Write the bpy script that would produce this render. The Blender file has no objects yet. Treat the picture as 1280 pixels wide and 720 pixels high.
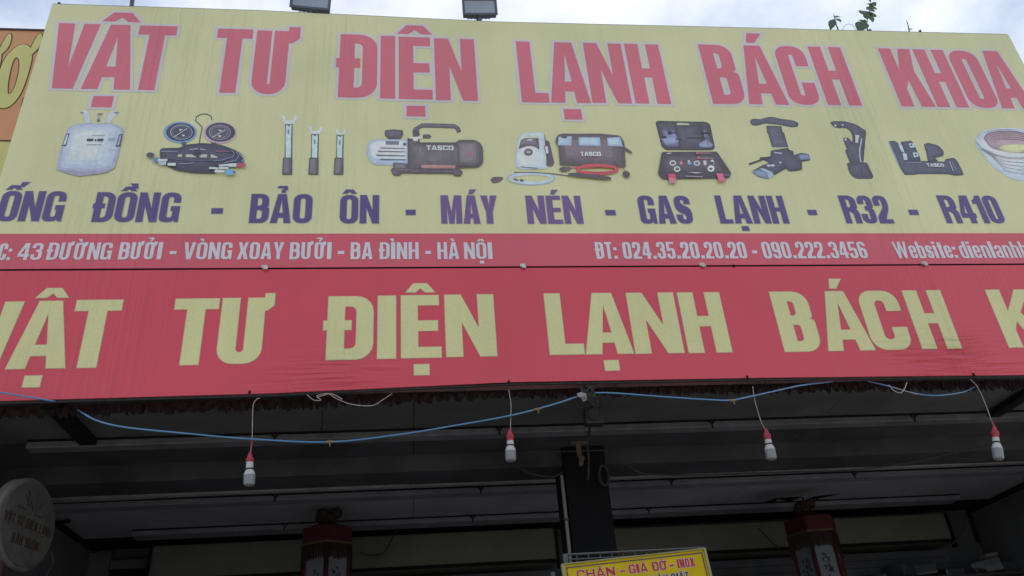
import bpy, bmesh, math, random
from math import sin, cos, pi, radians
from mathutils import Vector, Matrix
from mathutils.geometry import delaunay_2d_cdt
random.seed(7)
S = bpy.context.scene
COL = S.collection

# ------------------------------------------------------------------ camera
F, YAW, PIT, ROL = 1032.77438, -0.145935664, 0.528253795, 0.0828716059   # focal length in photo pixels, angles
EYE = 1.6                                                                # eye height, metres
CAM = Vector((0, -4.6, EYE))
Rz = Matrix(((cos(YAW), -sin(YAW), 0), (sin(YAW), cos(YAW), 0), (0, 0, 1)))
Rx = Matrix(((1, 0, 0), (0, cos(PIT), -sin(PIT)), (0, sin(PIT), cos(PIT))))
Ry = Matrix(((cos(ROL), 0, sin(ROL)), (0, 1, 0), (-sin(ROL), 0, cos(ROL))))
RM = Rz @ Rx @ Ry
cam = bpy.data.objects.new('camera', bpy.data.cameras.new('camera'))
COL.objects.link(cam)
r_, f_, u_ = RM.col[0], RM.col[1], RM.col[2]
cam.matrix_world = Matrix(((r_[0], u_[0], -f_[0], CAM[0]), (r_[1], u_[1], -f_[1], CAM[1]), (r_[2], u_[2], -f_[2], CAM[2]), (0, 0, 0, 1)))
cam.data.sensor_width = 36; cam.data.lens = F / 1280 * 36
cam.data.clip_start = 0.05; cam.data.clip_end = 2000
S.camera = cam

# ------------------------------------------------------------------ sky, sun, exposure
SUN_EL, SUN_AZ = radians(66), radians(12)      # high, behind the building
W = bpy.data.worlds.new('World'); S.world = W; W.use_nodes = True
nt = W.node_tree; nt.nodes.clear()
out = nt.nodes.new('ShaderNodeOutputWorld'); bg = nt.nodes.new('ShaderNodeBackground')
sky = nt.nodes.new('ShaderNodeTexSky'); sky.sky_type = 'NISHITA'; sky.sun_disc = False
sky.sun_elevation = SUN_EL; sky.sun_rotation = SUN_AZ
sky.air_density = 1.0; sky.dust_density = 0.6; sky.ozone_density = 1.0
tc = nt.nodes.new('ShaderNodeTexCoord'); mp = nt.nodes.new('ShaderNodeMapping'); mp.inputs['Scale'].default_value = (1, 1, 1.6)
mp.inputs['Location'].default_value = (0.39, 1.07, 1.52)
nz = nt.nodes.new('ShaderNodeTexNoise'); nz.inputs['Scale'].default_value = 2.6; nz.inputs['Detail'].default_value = 9; nz.inputs['Roughness'].default_value = .55
cr = nt.nodes.new('ShaderNodeValToRGB'); cr.color_ramp.elements[0].position = .36; cr.color_ramp.elements[1].position = .63
mixs = nt.nodes.new('ShaderNodeMix'); mixs.data_type = 'RGBA'
mixs.inputs['B'].default_value = (8.0, 8.4, 8.9, 1)
nt.links.new(tc.outputs['Generated'], mp.inputs['Vector']); nt.links.new(mp.outputs[0], nz.inputs['Vector'])
nt.links.new(nz.outputs['Fac'], cr.inputs['Fac']); nt.links.new(cr.outputs['Color'], mixs.inputs['Factor'])
nt.links.new(sky.outputs[0], mixs.inputs['A']); nt.links.new(mixs.outputs['Result'], bg.inputs['Color'])
bg.inputs['Strength'].default_value = 0.075
nt.links.new(bg.outputs[0], out.inputs['Surface'])
sl = bpy.data.lights.new('sun', 'SUN'); sl.energy = 4.0; sl.angle = radians(1.0); sl.color = (1, .96, .9)
sun = bpy.data.objects.new('sun', sl); COL.objects.link(sun)
sd = Vector((sin(SUN_AZ) * cos(SUN_EL), cos(SUN_AZ) * cos(SUN_EL), sin(SUN_EL)))   # towards the sun
sun.rotation_euler = sd.to_track_quat('Z', 'Y').to_euler()
S.view_settings.view_transform = 'Standard'; S.view_settings.look = 'None'
S.view_settings.gamma = 1; S.view_settings.use_curve_mapping = False; S.view_settings.exposure = 0.92

# ------------------------------------------------------------------ helpers
def at(x, y, Y=0.0):
    """the point of the upright plane Y that the photo shows at pixel x, y"""
    d = RM @ Vector(((x - 640) / F, 1, -(y - 360) / F))
    return CAM + d * ((Y - CAM.y) / d.y)
def atz(x, y, Z):
    d = RM @ Vector(((x - 640) / F, 1, -(y - 360) / F))
    return CAM + d * ((Z - CAM.z) / d.z)

def lin(c):
    return tuple(((v / 255) / 12.92 if v / 255 <= .04045 else ((v / 255 + .055) / 1.055) ** 2.4) for v in c)
MATS = {}
def mat(name, col, rough=.6, spec=.4, metal=0, var=.12, scale=6, bump=0, bscale=60, dirt=None, dirt_amt=.5, fine=0, coat=0, extra=None):
    if name in MATS: return MATS[name]
    m = bpy.data.materials.new(name); m.use_nodes = True; n = m.node_tree; b = n.nodes['Principled BSDF']
    b.inputs['Roughness'].default_value = rough; b.inputs['Specular IOR Level'].default_value = spec
    b.inputs['Metallic'].default_value = metal; b.inputs['Coat Weight'].default_value = coat
    t = n.nodes.new('ShaderNodeTexCoord')
    z = n.nodes.new('ShaderNodeTexNoise'); z.inputs['Scale'].default_value = scale; z.inputs['Detail'].default_value = 6
    n.links.new(t.outputs['Object'], z.inputs['Vector'])
    r = n.nodes.new('ShaderNodeMapRange'); r.inputs['From Min'].default_value = .3; r.inputs['From Max'].default_value = .7
    r.inputs['To Min'].default_value = 1 - var; r.inputs['To Max'].default_value = 1 + var
    n.links.new(z.outputs['Fac'], r.inputs['Value'])
    mul = n.nodes.new('ShaderNodeVectorMath'); mul.operation = 'SCALE'; mul.inputs[0].default_value = col
    n.links.new(r.outputs[0], mul.inputs['Scale']); last = mul.outputs[0]
    if dirt:
        z2 = n.nodes.new('ShaderNodeTexNoise'); z2.inputs['Scale'].default_value = scale * .37; z2.inputs['Detail'].default_value = 10; z2.inputs['Roughness'].default_value = .7
        n.links.new(t.outputs['Object'], z2.inputs['Vector'])
        c = n.nodes.new('ShaderNodeMapRange'); c.inputs['From Min'].default_value = .5; c.inputs['From Max'].default_value = .72; c.inputs['To Max'].default_value = dirt_amt
        n.links.new(z2.outputs['Fac'], c.inputs['Value'])
        mx = n.nodes.new('ShaderNodeMix'); mx.data_type = 'RGBA'; n.links.new(c.outputs[0], mx.inputs['Factor'])
        n.links.new(last, mx.inputs['A']); mx.inputs['B'].default_value = (*dirt, 1); last = mx.outputs['Result']
    n.links.new(last, b.inputs['Base Color'])
    if bump:
        z3 = n.nodes.new('ShaderNodeTexNoise'); z3.inputs['Scale'].default_value = bscale; z3.inputs['Detail'].default_value = 4
        n.links.new(t.outputs['Object'], z3.inputs['Vector'])
        bp = n.nodes.new('ShaderNodeBump'); bp.inputs['Strength'].default_value = bump; bp.inputs['Distance'].default_value = .01
        n.links.new(z3.outputs['Fac'], bp.inputs['Height']); n.links.new(bp.outputs[0], b.inputs['Normal'])
    MATS[name] = m
    return m

def vinyl_group():
    """relief shared by the banner cloth and the ink on it: weave, vertical tension pleats, a few wrinkles; and grime"""
    g = bpy.data.node_groups.new('vinyl', 'ShaderNodeTree')
    g.interface.new_socket('Color', in_out='INPUT', socket_type='NodeSocketColor')
    g.interface.new_socket('Color', in_out='OUTPUT', socket_type='NodeSocketColor')
    g.interface.new_socket('Normal', in_out='OUTPUT', socket_type='NodeSocketVector')
    L = g.links.new; N = g.nodes.new
    gi = N('NodeGroupInput'); go = N('NodeGroupOutput'); t = N('ShaderNodeTexCoord')
    def noise(sc, scale, det=4, loc=(0, 0, 0)):
        m = N('ShaderNodeMapping'); m.inputs['Scale'].default_value = sc; m.inputs['Location'].default_value = loc
        L(t.outputs['Object'], m.inputs['Vector'])
        z = N('ShaderNodeTexNoise'); z.inputs['Scale'].default_value = scale; z.inputs['Detail'].default_value = det
        L(m.outputs[0], z.inputs['Vector']); return z.outputs['Fac']
    def mr(v, a, b, c, d):
        r = N('ShaderNodeMapRange'); L(v, r.inputs['Value'])
        for k, q in zip(('From Min', 'From Max', 'To Min', 'To Max'), (a, b, c, d)): r.inputs[k].default_value = q
        return r.outputs[0]
    def op(o, a, b):
        m = N('ShaderNodeMath'); m.operation = o
        for i, v in enumerate((a, b)):
            if isinstance(v, (int, float)): m.inputs[i].default_value = v
            else: L(v, m.inputs[i])
        return m.outputs[0]
    pleat = noise((1, 1, .035), 38, 3)
    pmask = mr(noise((1, 1, .05), 1.3, 2, (3, 0, 0)), .5, .66, 0, 1)
    streak = noise((1, 1, .02), 13, 5, (7, 0, 1))
    blot = noise((1, 1, 1), 1.1, 6)
    grain = noise((1, 1, 1), 90, 3)
    # colour: faint washed streaks, blotchy fading, fine grain
    c = op('MULTIPLY', mr(streak, .3, .7, .975, 1.02), mr(blot, .3, .7, .93, 1.07))
    c = op('MULTIPLY', c, mr(grain, .25, .75, .93, 1.07))
    pd = op('SUBTRACT', 1, op('MULTIPLY', op('MULTIPLY', mr(pleat, .52, .62, 0, 1), pmask), .085))  # shade of the pleats darkened into the colour
    c = op('MULTIPLY', c, pd)
    vm = N('ShaderNodeVectorMath'); vm.operation = 'SCALE'; L(gi.outputs[0], vm.inputs[0]); L(c, vm.inputs['Scale'])
    # grime run down from the top edge
    L(vm.outputs[0], go.inputs['Color'])
    # wrinkles: two local patches near the lower edge
    h = op('MULTIPLY', op('MULTIPLY', pleat, pmask), .006)
    sx = N('ShaderNodeSeparateXYZ'); L(t.outputs['Object'], sx.inputs[0])
    fold = noise((.35, 1, 4.5), 5, 2, (0, 0, 3))
    for (x0, z0) in ((-.48, 2.14 + EYE), (3.5, 2.26 + EYE), (3.66, 2.12 + EYE)):
        dx = op('MULTIPLY', op('SUBTRACT', sx.outputs[0], x0), 2.6); dz = op('MULTIPLY', op('SUBTRACT', sx.outputs[2], z0), 8)
        q = op('ADD', op('MULTIPLY', dx, dx), op('MULTIPLY', dz, dz))
        k = op('POWER', 2.718, op('MULTIPLY', q, -1))
        h = op('ADD', h, op('MULTIPLY', op('MULTIPLY', k, fold), .045))
    h = op('ADD', h, op('MULTIPLY', noise((1, 1, .3), 1.6, 3, (1, 0, 5)), .02))
    h = op('ADD', h, op('MULTIPLY', grain, .0006))
    bp = N('ShaderNodeBump'); bp.inputs['Strength'].default_value = 1; bp.inputs['Distance'].default_value = 1
    L(h, bp.inputs['Height']); L(bp.outputs[0], go.inputs['Normal'])
    return g
VG = vinyl_group()
def ink(name, col, rough=.42, spec=.9, mottle=0):
    if name in MATS: return MATS[name]
    m = bpy.data.materials.new(name); m.use_nodes = True; n = m.node_tree; b = n.nodes['Principled BSDF']
    g = n.nodes.new('ShaderNodeGroup'); g.node_tree = VG; g.inputs[0].default_value = (*col, 1)
    last = g.outputs[0]
    if mottle:      # the tonal detail of a printed photograph
        t = n.nodes.new('ShaderNodeTexCoord'); z = n.nodes.new('ShaderNodeTexNoise'); z.inputs['Scale'].default_value = 17; z.inputs['Detail'].default_value = 8; z.inputs['Roughness'].default_value = .65
        n.links.new(t.outputs['Object'], z.inputs['Vector']); r = n.nodes.new('ShaderNodeMapRange'); n.links.new(z.outputs['Fac'], r.inputs['Value'])
        for k_, q_ in zip(('From Min', 'From Max', 'To Min', 'To Max'), (.3, .7, 1 - mottle, 1 + mottle)): r.inputs[k_].default_value = q_
        vm = n.nodes.new('ShaderNodeVectorMath'); vm.operation = 'SCALE'; n.links.new(last, vm.inputs[0]); n.links.new(r.outputs[0], vm.inputs['Scale']); last = vm.outputs[0]
    n.links.new(last, b.inputs['Base Color']); n.links.new(g.outputs[1], b.inputs['Normal'])
    b.inputs['Roughness'].default_value = rough; b.inputs['Specular IOR Level'].default_value = spec
    MATS[name] = m; return m

def link(name, me, m=None, parent=None, loc=None):
    o = bpy.data.objects.new(name, me); COL.objects.link(o)
    if m is not None and me is not None:
        for q in (m if isinstance(m, (list, tuple)) else [m]): me.materials.append(q)
    if loc is not None: o.location = loc
    if parent is not None: o.parent = parent
    return o
def thing(name, label, cat, loc=(0, 0, 0), rz=0, group=None):
    o = bpy.data.objects.new(name, None); COL.objects.link(o); o.empty_display_size = .1
    o.location = loc; o.rotation_euler = (0, 0, rz); tag(o, label, cat, group); return o
def tag(o, label, cat, group=None):
    o['label'] = label; o['category'] = cat
    if group: o['group'] = group
    return o

class MB:
    """collects simple solids, then links them as one mesh"""
    def __init__(s): s.v = []; s.f = []; s.mi = []; s.sm = []; s.k = 0; s.smooth = False
    def add(s, vs, fs):
        o = len(s.v); s.v += [tuple(v) for v in vs]; s.f += [tuple(i + o for i in f) for f in fs]; s.mi += [s.k] * len(fs); s.sm += [s.smooth] * len(fs); return s
    def box(s, a, b, M=None, bev=0):
        x0, y0, z0 = a; x1, y1, z1 = b
        if bev:
            bm = bmesh.new(); bmesh.ops.create_cube(bm, size=1)
            for v in bm.verts: v.co = Vector(((x0 + x1) / 2 + v.co.x * (x1 - x0), (y0 + y1) / 2 + v.co.y * (y1 - y0), (z0 + z1) / 2 + v.co.z * (z1 - z0)))
            bmesh.ops.bevel(bm, geom=bm.edges[:], offset=bev, segments=2, affect='EDGES', profile=.6)
            bm.verts.ensure_lookup_table()
            vs = [v.co.copy() for v in bm.verts]; fs = [[v.index for v in f.verts] for f in bm.faces]; bm.free()
        else:
            vs = [Vector(p) for p in ((x0, y0, z0), (x1, y0, z0), (x1, y1, z0), (x0, y1, z0), (x0, y0, z1), (x1, y0, z1), (x1, y1, z1), (x0, y1, z1))]
            fs = [(0, 3, 2, 1), (4, 5, 6, 7), (0, 1, 5, 4), (1, 2, 6, 5), (2, 3, 7, 6), (3, 0, 4, 7)]
        if M is not None: vs = [M @ v for v in vs]
        return s.add(vs, fs)
    def tube(s, pts, r, n=8, cap=True):
        pts = [Vector(p) for p in pts]; m = len(pts); rs = r if isinstance(r, (list, tuple)) else [r] * m
        vs = []; prev = None
        for i, p in enumerate(pts):
            t = (pts[min(i + 1, m - 1)] - pts[max(i - 1, 0)]).normalized()
            if prev is None:
                a = t.orthogonal().normalized()
                if abs(t.z) < .9: a = (Vector((0, 0, 1)) - t * t.z).normalized()
            else: a = (prev - t * prev.dot(t)).normalized()
            prev = a; b = t.cross(a)
            vs += [p + (a * cos(2 * pi * (k + .5) / n) + b * sin(2 * pi * (k + .5) / n)) * rs[i] for k in range(n)]
        fs = [(i * n + k, i * n + (k + 1) % n, (i + 1) * n + (k + 1) % n, (i + 1) * n + k) for i in range(m - 1) for k in range(n)]
        if cap: fs += [tuple(reversed(range(n))), tuple((m - 1) * n + k for k in range(n))]
        sm = s.smooth; s.smooth = n > 5; s.add(vs, fs); s.smooth = sm; return s
    def bar(s, a, b, w, h=None):          # square tube between two points
        return s.tube([a, b], (w if h is None else (w + h) / 2) * .7071, 4)
    def lathe(s, prof, n=24, M=None):      # prof: (r, z)
        vs = [Vector((r * cos(2 * pi * k / n), r * sin(2 * pi * k / n), z)) for r, z in prof for k in range(n)]
        fs = [(i * n + k, i * n + (k + 1) % n, (i + 1) * n + (k + 1) % n, (i + 1) * n + k) for i in range(len(prof) - 1) for k in range(n)]
        fs += [tuple(reversed(range(n))), tuple((len(prof) - 1) * n + k for k in range(n))]
        if M is not None: vs = [M @ v for v in vs]
        sm = s.smooth; s.smooth = True; s.add(vs, fs); s.smooth = sm; return s
    def build(s, name, m, parent=None, loc=None):
        me = bpy.data.meshes.new(name); me.from_pydata(s.v, [], s.f)
        me.polygons.foreach_set('material_index', s.mi); me.polygons.foreach_set('use_smooth', s.sm); me.update()
        if any(s.sm): me.set_sharp_from_angle(angle=radians(40))
        return link(name, me, m, parent, loc)
def struct(name, mb, m):
    o = mb.build(name, m); o['kind'] = 'structure'; return o

def spline(pts, n=8):
    pts = [Vector(p) for p in pts]; out_ = []
    P = [pts[0] * 2 - pts[1]] + pts + [pts[-1] * 2 - pts[-2]]
    for i in range(1, len(P) - 2):
        for k in range(n):
            t = k / n; a, b, c, d = P[i - 1], P[i], P[i + 1], P[i + 2]
            out_.append(.5 * (2 * b + (c - a) * t + (2 * a - 5 * b + 4 * c - d) * t * t + (3 * b - a - 3 * c + d) * t ** 3))
    return out_ + [pts[-1]]

# ------------------------------------------------------------------ lettering: a heavy condensed alphabet made of filleted outlines
def rp(pts, n=5):
    """polygon with an optional corner radius as third value"""
    o = []; m = len(pts)
    for i, p in enumerate(pts):
        r = p[2] if len(p) > 2 else 0; c = Vector(p[:2])
        if r <= 0: o.append(c); continue
        a = Vector(pts[i - 1][:2]) - c; b = Vector(pts[(i + 1) % m][:2]) - c
        la, lb = a.length, b.length; r = min(r, la * .5 if (len(pts[i - 1]) > 2 and pts[i - 1][2] > 0) else la, lb * .5 if (len(pts[(i + 1) % m]) > 2 and pts[(i + 1) % m][2] > 0) else lb)
        a.normalize(); b.normalize(); A = c + a * r; B = c + b * r
        for k in range(n + 1):
            t = k / n; k1 = .45
            c1 = A.lerp(c, 1 - k1); c2 = B.lerp(c, 1 - k1)
            o.append(A * (1 - t) ** 3 + c1 * 3 * t * (1 - t) ** 2 + c2 * 3 * t * t * (1 - t) + B * t ** 3)
    return o
NW = dict(zip("ABCDĐEGHIKLMNOSTUVXYWR0123456789.:- ", [.54, .5, .5, .5, .54, .42, .5, .51, .22, .54, .4, .68, .53, .5, .49, .46, .5, .54, .54, .54, .8, .52, .47, .3, .46, .46, .48, .46, .46, .44, .46, .46, .2, .2, .28, .3]))
NW.update(dict(zip("abcdehiklnostW", [.42, .43, .4, .43, .42, .43, .2, .44, .2, .43, .42, .4, .3, .8])))
BASE = {'Ậ': ('A', '^.'), 'Ạ': ('A', '.'), 'Á': ('A', "'"), 'À': ('A', '`'), 'Ả': ('A', '?'), 'Ấ': ('A', "^'"), 'Â': ('A', '^'), 'Ặ': ('A', 'u.'),
        'Ệ': ('E', '^.'), 'Ê': ('E', '^'), 'É': ('E', "'"), 'Ố': ('O', "^'"), 'Ồ': ('O', '^`'), 'Ô': ('O', '^'), 'Ò': ('O', '`'), 'Ộ': ('O', '^.'),
        'Ư': ('Ư', ''), 'Ừ': ('Ư', '`'), 'Ờ': ('Ơ', '`'), 'Ở': ('Ơ', '?'), 'Ơ': ('Ơ', ''), 'Ỡ': ('Ơ', '~'), 'Ì': ('I', '`')}
NW['Ư'] = .58; NW['Ơ'] = .56
def glyph(ch, w, s=.2, t=.165):
    """list of islands; an island is [outline, hole, ...] in cap-height units, width w"""
    b, acc = BASE.get(ch, (ch, ''))
    R = min(w * .42, .22); ri = max(.02, min((w - 2 * s) * .5, .09)); h = 1.0; I = []
    body = w
    if b == 'Ư': body = w - .12
    if b == 'Ơ': body = w - .1
    W0 = w; w = body
    if b == 'I': I.append([[(0, 0), (w, 0), (w, 1), (0, 1)]])
    elif b == 'H': a = .43; I.append([[(0, 0), (s, 0), (s, a), (w - s, a), (w - s, 0), (w, 0), (w, 1), (w - s, 1), (w - s, a + t), (s, a + t), (s, 1), (0, 1)]])
    elif b == 'L': I.append([[(0, 0), (w, 0), (w, t), (s, t), (s, 1), (0, 1)]])
    elif b == 'T': c = w / 2; I.append([[(c - s / 2, 0), (c + s / 2, 0), (c + s / 2, 1 - t), (w, 1 - t), (w, 1), (0, 1), (0, 1 - t), (c - s / 2, 1 - t)]])
    elif b == 'E': a = .42; I.append([[(0, 0), (w, 0), (w, t), (s, t), (s, a), (w * .93, a), (w * .93, a + t), (s, a + t), (s, 1 - t), (w * .97, 1 - t), (w * .97, 1), (0, 1)]])
    elif b == 'V': c = w / 2; q = s * .62; I.append([[(c - q, 0), (c + q, 0), (w, 1), (w - s * 1.02, 1), (c, .30), (s * 1.02, 1), (0, 1)]])
    elif b == 'A':
        c = w / 2; q = s * .62; e = s * 1.0
        def L(z): return (c - q) * z            # outer left edge
        z1, z2 = .18, .34
        il = lambda z: e + (c - e) * (z / .84) if z < .84 else c
        I.append([[(0, 0), (e, 0), (il(z1), z1), (w - il(z1), z1), (w - e, 0), (w, 0), (c + q, 1), (c - q, 1)], [(il(z2), z2), (w - il(z2), z2), (c, .80)]])
    elif b == 'N': I.append([[(0, 0), (s, 0), (s, .55), (w - s, 0), (w, 0), (w, 1), (w - s, 1), (w - s, .45), (s, 1), (0, 1)]])
    elif b == 'M': c = w / 2; q = s * .9; I.append([[(0, 0), (q, 0), (q, .66), (c - .07, 0), (c + .07, 0), (w - q, .66), (w - q, 0), (w, 0), (w, 1), (w - q * 1.25, 1), (c, .38), (q * 1.25, 1), (0, 1)]])
    elif b == 'K': I.append([[(0, 0), (s, 0), (s, .30), (s + .07, .44), (w - s * 1.1, 0), (w, 0), (s + .20, .60), (w - .02, 1), (w - s * 1.1, 1), (s, .62), (s, 1), (0, 1)]])
    elif b == 'X': c = w / 2; e = s * 1.05; I.append([[(0, 0), (e, 0), (c, .34), (w - e, 0), (w, 0), (c + .12, .51), (w - .02, 1), (w - e, 1), (c, .68), (e, 1), (.02, 1), (c - .12, .51)]])
    elif b == 'Y': c = w / 2; e = s * 1.05; I.append([[(c - s / 2, 0), (c + s / 2, 0), (c + s / 2, .4), (w, 1), (w - e, 1), (c, .6), (e, 1), (0, 1), (c - s / 2, .4)]])
    elif b == 'W':
        q = s * .8; c = w / 2; I.append([[(w * .2, 0), (w * .38, 0), (c, .6), (w * .62, 0), (w * .8, 0), (w, 1), (w - q, 1), (w * .72, .42), (c + q * .5, 1), (c - q * .5, 1), (w * .28, .42), (q, 1), (0, 1)]])
    elif b in 'O0Ơ':
        o = [(0, 0, R), (w, 0, R), (w, 1, R), (0, 1, R)]
        if b == 'Ơ': o = [(0, 0, R), (w, 0, R), (w, .72), (w + .1, .86), (w + .1, 1.04), (w - .04, 1.04), (w - .06, .97), (w - .16, 1, .03), (0, 1, R)]
        I.append([o, [(s, t, ri), (w - s, t, ri), (w - s, 1 - t, ri), (s, 1 - t, ri)]])
    elif b in 'UƯ':
        o = [(0, 0, R), (w, 0, R)]
        o += [(w, 1)] if b == 'U' else [(w, .80), (w + .035, .80), (w + .12, .88), (w + .12, 1.07), (w - .01, 1.07), (w - .01, 1)]
        o += [(w - s, 1), (w - s, t, ri), (s, t, ri), (s, 1), (0, 1)]; I.append([o])
    elif b == 'C': I.append([[(w, .37), (w, 0, R), (0, 0, R), (0, 1, R), (w, 1, R), (w, .65), (w - s, .65), (w - s, 1 - t, ri), (s, 1 - t, ri), (s, t, ri), (w - s, t, ri), (w - s, .37)]])
    elif b == 'G': I.append([[(w, .53), (w, 0), (w - .09, 0), (w - .12, .06), (w - .2, 0, .05), (0, 0, R), (0, 1, R), (w, 1, R), (w, .66), (w - s, .66), (w - s, 1 - t, ri), (s, 1 - t, ri), (s, t, ri), (w - s, t, ri), (w - s, .38), (w * .55, .38), (w * .55, .53)]])
    elif b == 'S': I.append([[(0, .32), (0, 0, R), (w, 0, R), (w, .55, .2), (s, .70, .1), (s, 1 - t, ri), (w - s, 1 - t, ri), (w - s, .70), (w, .70), (w, 1, R), (0, 1, R), (0, .46, .2), (w - s, .31, .1), (w - s, t, ri), (s, t, ri), (s, .32)]])
    elif b == 'B': I.append([[(0, 0), (w, 0, R), (w, .54, .12), (w - .07, .53), (w - .02, .55, .08), (w - .02, 1, R), (0, 1)], [(s, t), (w - s, t, ri), (w - s, .44, ri), (s, .44)], [(s, .59), (w - s - .02, .59, ri), (w - s - .02, 1 - t, ri), (s, 1 - t)]])
    elif b == 'R': I.append([[(0, 0), (s, 0), (s, .42), (s + .06, .42), (w - s - .0, .33, .04), (w - s, 0), (w, 0), (w, .44, .1), (w - .07, .50), (w - .01, .53, .08), (w - .01, 1, R), (0, 1)], [(s, .57), (w - s - .02, .57, ri), (w - s - .02, 1 - t, ri), (s, 1 - t)]])
    elif b == 'D': I.append([[(0, 0), (w, 0, R * 1.1), (w, 1, R * 1.1), (0, 1)], [(s, t), (w - s, t, ri), (w - s, 1 - t, ri), (s, 1 - t)]])
    elif b == 'Đ':
        x = w * .08; I.append([[(x, 0), (w, 0, R * 1.1), (w, 1, R * 1.1), (x, 1), (x, .61), (0, .61), (0, .46), (x, .46)], [(x + s, t), (w - s, t, ri), (w - s, 1 - t, ri), (x + s, 1 - t), (x + s, .61), (x + s + w * .14, .61), (x + s + w * .14, .46), (x + s, .46)]])
    elif b == '1': I.append([[(w - s, 0), (w, 0), (w, 1), (w - s * .8, 1), (w - s, .9, .05), (0, .82), (0, .70), (w - s, .70)]])
    elif b == '2': I.append([[(0, 0), (w, 0), (w, t), (s + .06, t), (s + .08, .22, .05), (w, .56, .14), (w, 1, R), (0, 1, R), (0, .64), (s, .64), (s, 1 - t, ri), (w - s, 1 - t, ri), (w - s, .58, .06), (0, .22, .08)]])
    elif b == '3': I.append([[(0, .33), (0, 0, R), (w, 0, R), (w, .50, .1), (w - .06, .53), (w, .56, .1), (w, 1, R), (0, 1, R), (0, .70), (s, .70), (s, 1 - t, ri), (w - s, 1 - t, ri), (w - s, .61), (w * .4, .61), (w * .4, .46), (w - s, .46), (w - s, t, ri), (s, t, ri), (s, .33)]])
    elif b == '4': x = w - .06; I.append([[(x - s, 0), (x, 0), (x, .2), (w, .2), (w, .35), (x, .35), (x, 1), (x - s * 1.3, 1), (0, .36), (0, .2), (x - s, .2)], [(s * .75, .35), (x - s, .35), (x - s, .72)]])
    elif b == '5': I.append([[(0, .30), (0, 0, R), (w, 0, R), (w, .66, R), (s, .62), (s, 1 - t), (w - .02, 1 - t), (w - .02, 1), (.02, 1), (.02, .44), (s, .44), (s + .02, .5, .02), (w - s, .5, ri), (w - s, t, ri), (s, t, ri), (s, .30)]])
    elif b == '6': I.append([[(0, 0, R), (w, 0, R), (w, .62, R), (s, .64), (s, 1 - t, ri), (w - s, 1 - t, ri), (w - s, .73), (w, .73), (w, 1, R), (0, 1, R)], [(s, t, ri), (w - s, t, ri), (w - s, .47, ri), (s, .47, ri)]])
    elif b == '9': I.append([[(w, 1, R), (0, 1, R), (0, .38, R), (w - s, .36), (w - s, t, ri), (s, t, ri), (s, .27), (0, .27), (0, 0, R), (w, 0, R)], [(w - s, 1 - t, ri), (s, 1 - t, ri), (s, .53, ri), (w - s, .53, ri)]])
    elif b == '.': I.append([[(0, 0), (w, 0), (w, .18), (0, .18)]])
    elif b == ':': I += [[[(0, 0), (w, 0), (w, .18), (0, .18)]], [[(0, .5), (w, .5), (w, .68), (0, .68)]]]
    elif b == '-': I.append([[(0, .30), (w, .30), (w, .48), (0, .48)]])
    elif b in 'abcdehiklnost':
        X = .76; q = s * .92; rr = min(w * .4, .18); r2 = max(.02, min((w - 2 * q) * .5, .07)); u = t * .82
        if b == 'a': I.append([[(w, 0), (w, X, rr), (0, X, rr), (0, .52), (q, .52), (q, X - u, r2), (w - q, X - u, r2), (w - q, .46), (0, .38, .1), (0, 0, rr), (w - q, .03), (w - q, 0)], [(q, u, r2), (w - q, u), (w - q, .33), (q, .29, .03)]])
        if b == 'b': I.append([[(0, 0), (w, 0, rr), (w, X, rr), (q, X), (q, 1), (0, 1)], [(q, u), (w - q, u, r2), (w - q, X - u, r2), (q, X - u)]])
        if b == 'd': I.append([[(0, 0, rr), (w, 0), (w, 1), (w - q, 1), (w - q, X), (0, X, rr)], [(q, u, r2), (w - q, u), (w - q, X - u), (q, X - u, r2)]])
        if b == 'c': I.append([[(w, .30), (w, 0, rr), (0, 0, rr), (0, X, rr), (w, X, rr), (w, .48), (w - q, .48), (w - q, X - u, r2), (q, X - u, r2), (q, u, r2), (w - q, u, r2), (w - q, .30)]])
        if b == 'e': I.append([[(w, .25), (w, 0, rr), (0, 0, rr), (0, X, rr), (w, X, rr), (w, .34), (q, .34), (q, u, r2), (w - q, u, r2), (w - q, .25)], [(q, .44), (w - q, .44), (w - q, X - u, r2), (q, X - u, r2)]])
        if b == 'h': I.append([[(0, 0), (q, 0), (q, X - u), (w - q, X - u, r2), (w - q, 0), (w, 0), (w, X, rr), (q, X), (q, 1), (0, 1)]])
        if b == 'n': I.append([[(0, 0), (q, 0), (q, X - u), (w - q, X - u, r2), (w - q, 0), (w, 0), (w, X, rr), (0, X)]])
        if b == 'i': I += [[[(0, 0), (w, 0), (w, X), (0, X)]], [[(0, .85), (w, .85), (w, 1), (0, 1)]]]
        if b == 'l': I.append([[(0, 0), (w, 0), (w, 1), (0, 1)]])
        if b == 'k': I.append([[(0, 0), (q, 0), (q, .25), (w - q, 0), (w, 0), (q + .12, .42), (w, X), (w - q, X), (q, .5), (q, 1), (0, 1)]])
        if b == 'o': I.append([[(0, 0, rr), (w, 0, rr), (w, X, rr), (0, X, rr)], [(q, u, r2), (w - q, u, r2), (w - q, X - u, r2), (q, X - u, r2)]])
        if b == 's': I.append([[(0, .24), (0, 0, rr), (w, 0, rr), (w, .42, .12), (q, .54, .05), (q, X - u, .02), (w - q, X - u, .02), (w - q, .54), (w, .54), (w, X, rr), (0, X, rr), (0, .35, .12), (w - q, .23, .05), (w - q, u, .02), (q, u, .02), (q, .24)]])
        if b == 't': I.append([[(.06, 0), (w, 0), (w, u), (w - .03, u), (w - .03, X - u), (w, X - u), (w, X), (w - .03, X), (w - .03, .95), (.05, .95), (.05, X), (0, X), (0, X - u), (.05, X - u), (.05, .05)]])
    c = w / 2; top = 1.05; dx = 0
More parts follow.
